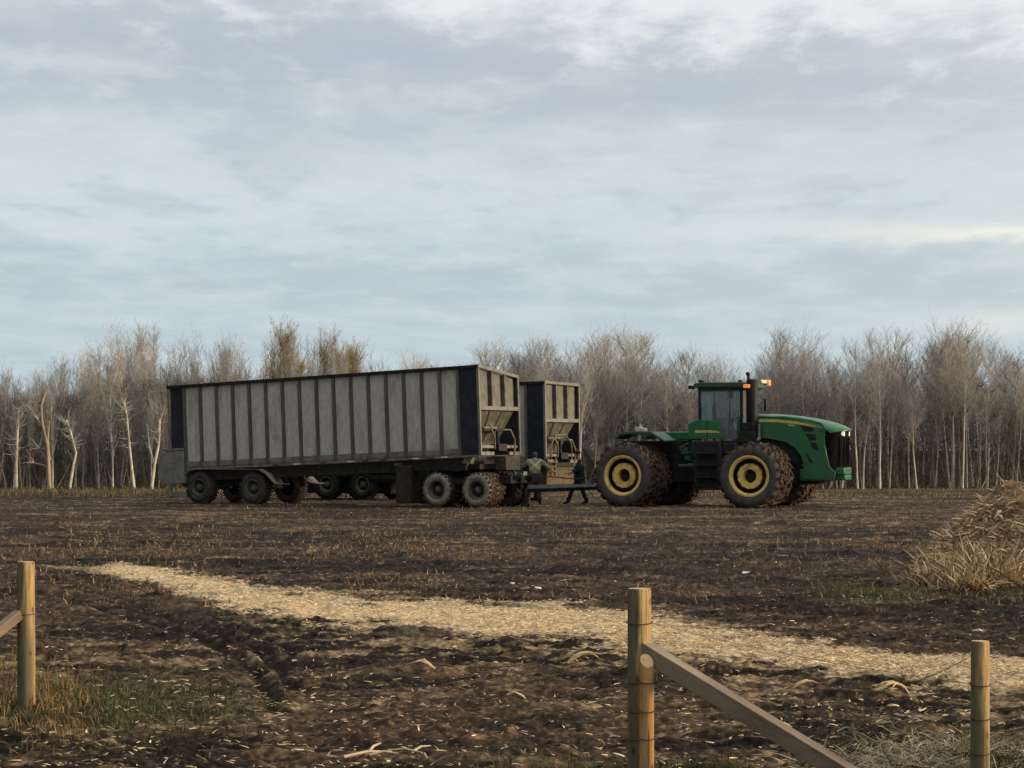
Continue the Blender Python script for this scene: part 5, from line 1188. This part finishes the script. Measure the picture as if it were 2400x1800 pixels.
# ------------------------------------------------------------------ heap of dry stalks at the right edge
m_stalk = mat('dry_stalks', (.85, .85, .85), (1.2, 1.15, 1.1), scale=4, rough=.8, attr=True, spec=.15)
m_heap = mat('matted_stalks', (.32, .20, .10), (.12, .08, .045), scale=9, rough=.95, bump=1.0, bscale=14)
def make_heap():
    Yc, Xc, RX, RY, HZ = 36.5, 9.05, 2.8, 2.2, 2.2
    root = empty('stalk_heap', (Xc, Yc, 0))
    def hz(x, y, nz=True):
        d = np.sqrt((x / RX) ** 2 + (y / RY) ** 2); z = HZ * np.clip(1 - d, 0, 1) ** .62 * (1 - .12 * d)
        return z
    n = 70; a = np.linspace(-RX, RX, n); b2 = np.linspace(-RY, RY, n); GX, GY = np.meshgrid(a, b2)
    Z = hz(GX, GY); Z = np.where(Z > .01, Z * (.60 + .80 * fbm((GX + 9) * 1.5, (GY + 9) * 1.5, 91, 4)), -.15)
    i = np.arange(n * n).reshape(n, n)
    np_mesh('core', np.stack([GX, GY, Z], -1).reshape(-1, 3), np.stack([i[:-1, :-1], i[:-1, 1:], i[1:, 1:], i[1:, :-1]], -1).reshape(-1, 4), m_heap, parent=root, smooth=True)
    N = 30000; V = []; Fc = []; C = []
    cols = np.array([(.80, .63, .38), (.64, .47, .27), (.88, .73, .48), (.44, .31, .18), (.70, .58, .36), (.24, .165, .10)])
    k = 0
    for j in range(N):
        ang = random.uniform(0, 6.283); dd = math.sqrt(random.random()) * 1.06
        x, y = RX * dd * math.cos(ang), RY * dd * math.sin(ang)
        z = float(hz(np.array(x), np.array(y)) * (.56 + .80 * fbm(np.array((x + 9) * 1.5), np.array((y + 9) * 1.5), 91, 4)))
        L = random.uniform(.06, .22) * (1.7 if random.random() < .05 else 1); w = random.uniform(.005, .018)
        az = random.gauss(ang, 1.1); el = random.uniform(-.75, .75)
        d = Vector((math.cos(az) * math.cos(el), math.sin(az) * math.cos(el), math.sin(el))); p = Vector((x, y, max(z, .01)))
        s = d.cross(Vector((random.uniform(-1, 1), random.uniform(-1, 1), random.uniform(-1, 1)))).normalized()
        bend = Vector((random.uniform(-1.3, 1.3), random.uniform(-1.3, 1.3), random.uniform(-1.6, .5))); c = cols[random.randrange(6)] * random.uniform(.7, 1.35)
        m = 4
        for t in range(m + 1):
            ww = w * (1 - (t / m) ** 2 * .85); up = s * ww
            V += [tuple(p + up), tuple(p - up)]; C += [c, c]
            d = (d + bend * .22).normalized(); p = p + d * L / m; s = (s + Vector((random.uniform(-.3, .3), 0, random.uniform(-.3, .3)))).normalized()
            if p.z < .0: p.z = .005
        for t in range(m): Fc.append((k + 2 * t, k + 2 * t + 1, k + 2 * t + 3, k + 2 * t + 2))
        k += 2 * (m + 1)
    for j in range(300):
        ang = random.uniform(0, 6.283); dd = math.sqrt(random.random()) * 1.12
        x, y = RX * dd * math.cos(ang), RY * dd * math.sin(ang); z = float(hz(np.array(x), np.array(y))) * .96
        L = random.uniform(.25, .65); w = random.uniform(.012, .032); az = random.uniform(0, 6.28); el = random.uniform(-.4, .8)
        d = Vector((math.cos(az) * math.cos(el), math.sin(az) * math.cos(el), math.sin(el))); p = Vector((x, y, max(z, .02)))
        s = d.cross(Vector((random.uniform(-1, 1), random.uniform(-1, 1), random.uniform(-1, 1)))).normalized()
        bend = Vector((random.uniform(-1.6, 1.6), random.uniform(-1.6, 1.6), -random.uniform(.4, 2.2))); c = cols[random.choice((0, 0, 1, 2, 4))] * random.uniform(.8, 1.2)
        m = 8
        for t in range(m + 1):
            ww = w * math.sin(math.pi * (.15 + .8 * t / m)); V += [tuple(p + s * ww), tuple(p - s * ww)]; C += [c, c]
            d = (d + bend * .16).normalized(); p = p + d * L / m; s = (s + Vector((random.uniform(-.4, .4), random.uniform(-.3, .3), random.uniform(-.4, .4)))).normalized()
            if p.z < 0: p.z = .006
        for t in range(m): Fc.append((k + 2 * t, k + 2 * t + 1, k + 2 * t + 3, k + 2 * t + 2))
        k += 2 * (m + 1)
    o = np_mesh('loose_stalks', np.array(V), np.array(Fc), m_stalk, np.array(C), parent=root)
    o['kind'] = 'stuff'
    tag(root, 'heap of dry tan corn stalks at the right edge of the field', 'heap')
    # dead weeds in front of it
    tufts = [(2230, 1325, 34.6, .55, 'tangled dead weed left of the stalk heap'), (2165, 1352, 33.5, .34, 'small dead tuft farthest left of the stalk heap'), (2255, 1262, 36.2, .75, 'upright dead weed behind the left flank of the stalk heap'), (2320, 1345, 33.4, .70, 'pale upright weed standing before the middle of the stalk heap'), (2300, 1300, 35.0, .60, 'tall brown dead weed against the foot of the stalk heap'), (2262, 1372, 32.4, .34, 'low branching dry weed in front of the stalk heap')]
    for px, py, Y, h, lab in tufts:
        X = (px - 1200) * Y / F; V = []; Fc = []; C = []; k = 0; zg = float(ground_z(np.array([X]), np.array([Y]))[0])
        for j in range(420):
            p = Vector((random.gauss(0, .42 * h), random.gauss(0, .35 * h), 0)); L = h * random.uniform(.35, 1.1); w = random.uniform(.006, .022)
            az = random.uniform(0, 6.28); el = random.uniform(.5, 1.5); d = Vector((math.cos(az) * math.cos(el), math.sin(az) * math.cos(el), math.sin(el))); s = d.orthogonal().normalized(); s.rotate(Matrix.Rotation(random.uniform(0, 6), 3, d))
            bend = Vector((random.uniform(-1.5, 1.5), random.uniform(-1.5, 1.5), -random.uniform(-.3, 1.6))); c = cols[random.choice((1, 3, 3, 5, 4, 1))] * random.uniform(.55, 1.0)
            for t in range(5):
                ww = w * (1 - (t / 4) ** 2 * .8); V += [tuple(p + s * ww), tuple(p - s * ww)]; C += [c, c]; d = (d + bend * .2).normalized(); p = p + d * L / 4
                if p.z < 0: p.z = .004
            for t in range(4): Fc.append((k + 2 * t, k + 2 * t + 1, k + 2 * t + 3, k + 2 * t + 2))
            k += 10
        o = np_mesh('dead_weed', np.array(V), np.array(Fc), m_stalk, np.array(C)); o.location = (X, Y, zg); tag(o, lab, 'weed')
make_heap()

# ------------------------------------------------------------------ single bits lying on the field
m_husk = mat('pale_husk', (.62, .47, .25), (.50, .36, .18), scale=14, rough=.8, bump=.2)
m_stickm = mat('peeled_stick', (.58, .46, .30), (.42, .32, .2), scale=10, rough=.8)
m_clod = mat('dark_clod', (.05, .04, .032), (.09, .075, .06), scale=8, rough=.95, bump=.8)
m_litter = mat('bleached_scrap', (.88, .85, .76), (.75, .7, .62), scale=20, rough=.7)
def on_ground(px, py):
    Y = F * EYE / (py - HY); X = (px - 1200) * Y / F
    return Vector((X, Y, float(ground_z(np.array([X]), np.array([Y]))[0])))
def husk(px, py, L, n, label, m, name, cat, spread=.9, az0=3.6):
    p = on_ground(px, py); b = MB(); rr = random.Random(px)
    for k in range(n):
        az = az0 + (k / max(n - 1, 1) - .5) * spread; l2 = L * rr.uniform(.7, 1.1); pts = []; w = L * rr.uniform(.035, .065)
        for t in range(5):
            q = t / 4; pts.append(Vector((math.cos(az) * l2 * q, math.sin(az) * l2 * q, .03 + L * .28 * math.sin(q * 2.6) * rr.uniform(.8, 1.1))))
        b.tube(pts, [w * .5, w, w * .9, w * .6, w * .15], 6)
    o = b.build(name, m, smooth=60); o.location = p; tag(o, label, cat)
husk(2130, 1625, .34, 4, 'splayed pale corn husk lying left of the right fence post', m_husk, 'corn_husk', 'husk')
husk(1330, 1552, .34, 3, 'long pale husk lying left of the centre post', m_husk, 'corn_husk', 'husk', .5, .2)
husk(1232, 1635, .18, 2, 'small yellow husk on dark mud left of centre post', m_husk, 'corn_husk', 'husk', .5, 2.9)
husk(1860, 1612, .20, 2, 'short pale husk on mud above the brace', m_husk, 'corn_husk', 'husk', .4, .3)
husk(1790, 1728, .26, 2, 'pale husk half hidden above the lower brace', m_husk, 'corn_husk', 'husk', .5, .5)
husk(1020, 1567, .28, 2, 'dull husk strip below the straw track at centre left', m_husk, 'corn_husk', 'husk', .3, 3.0)
def sticks(px, py, label, segs):
    p = on_ground(px, py); b = MB()
    for (x0, y0, x1, y1, r) in segs: b.tube([(x0, y0, .03), ((x0 + x1) / 2, (y0 + y1) / 2, .05), (x1, y1, .035)], [r, r * .9, r * .5], 6)
    o = b.build('stick', m_stickm, smooth=60); o.location = p; tag(o, label, 'stick')
sticks(858, 1786, 'branching peeled stick lying at the bottom of the photo', [(-.13, -.1, .15, .12, .011), (.0, 0, .06, .55, .010), (.02, .0, .2, .02, .009)])
sticks(945, 1775, 'crooked pale stick beside the branching stick', [(-.1, .1, .12, -.05, .010), (.05, .0, .16, .3, .009), (.12, -.1, .16, -.3, .008)])
def clod(px, py, s, label):
    p = on_ground(px, py); bm = bmesh.new(); bmesh.ops.create_icosphere(bm, subdivisions=4, radius=1)
    for v in bm.verts:
        q = v.co.copy(); f_ = 1 + .35 * mnoise.noise(q * 1.7 + Vector((px, 0, 0))) + .15 * mnoise.noise(q * 5); v.co = Vector((q.x * s * 1.5 * f_, q.y * s * f_, max(q.z * s * .7 * f_, -.05)))
    me = bpy.data.meshes.new('dirt_clod'); bm.to_mesh(me); bm.free(); me.materials.append(m_clod)
    o = bpy.data.objects.new('dirt_clod', me); col.objects.link(o); o.location = p; tag(o, label, 'clod')
clod(930, 1492, .20, 'large dark clod on the lower edge of the straw track')
clod(1000, 1478, .13, 'rounded clod right of the large dark clod on the straw')
clod(2085, 1374, .16, 'dark hump of turf left of the dead weeds')
def scrap(px, py, s, label):
    p = on_ground(px, py); b = MB(); rr = random.Random(px * 3)
    pts = [(rr.uniform(.7, 1.2) * s * math.cos(a), rr.uniform(.4, .8) * s * math.sin(a), .03 + rr.uniform(0, .5) * s) for a in (0, 1, 2, 3, 4.2, 5.2)]
    b.add(pts + [(x, y, z + .012) for x, y, z in pts], [(5, 4, 3, 2, 1, 0), (6, 7, 8, 9, 10, 11)] + [(k, (k + 1) % 6, 6 + (k + 1) % 6, 6 + k) for k in range(6)])
    o = b.build('litter_scrap', m_litter, smooth=0); o.location = p; tag(o, label, 'litter')
scrap(1747, 1347, .07, 'white scrap on the dark soil right of the centre post top')
scrap(1260, 1388, .045, 'small white scrap above the straw track left of the centre post')
scrap(1200, 1367, .045, 'white fleck on dark soil under the drawbar')
scrap(2290, 1482, .05, 'pale scrap on the soil just above the right fence post')
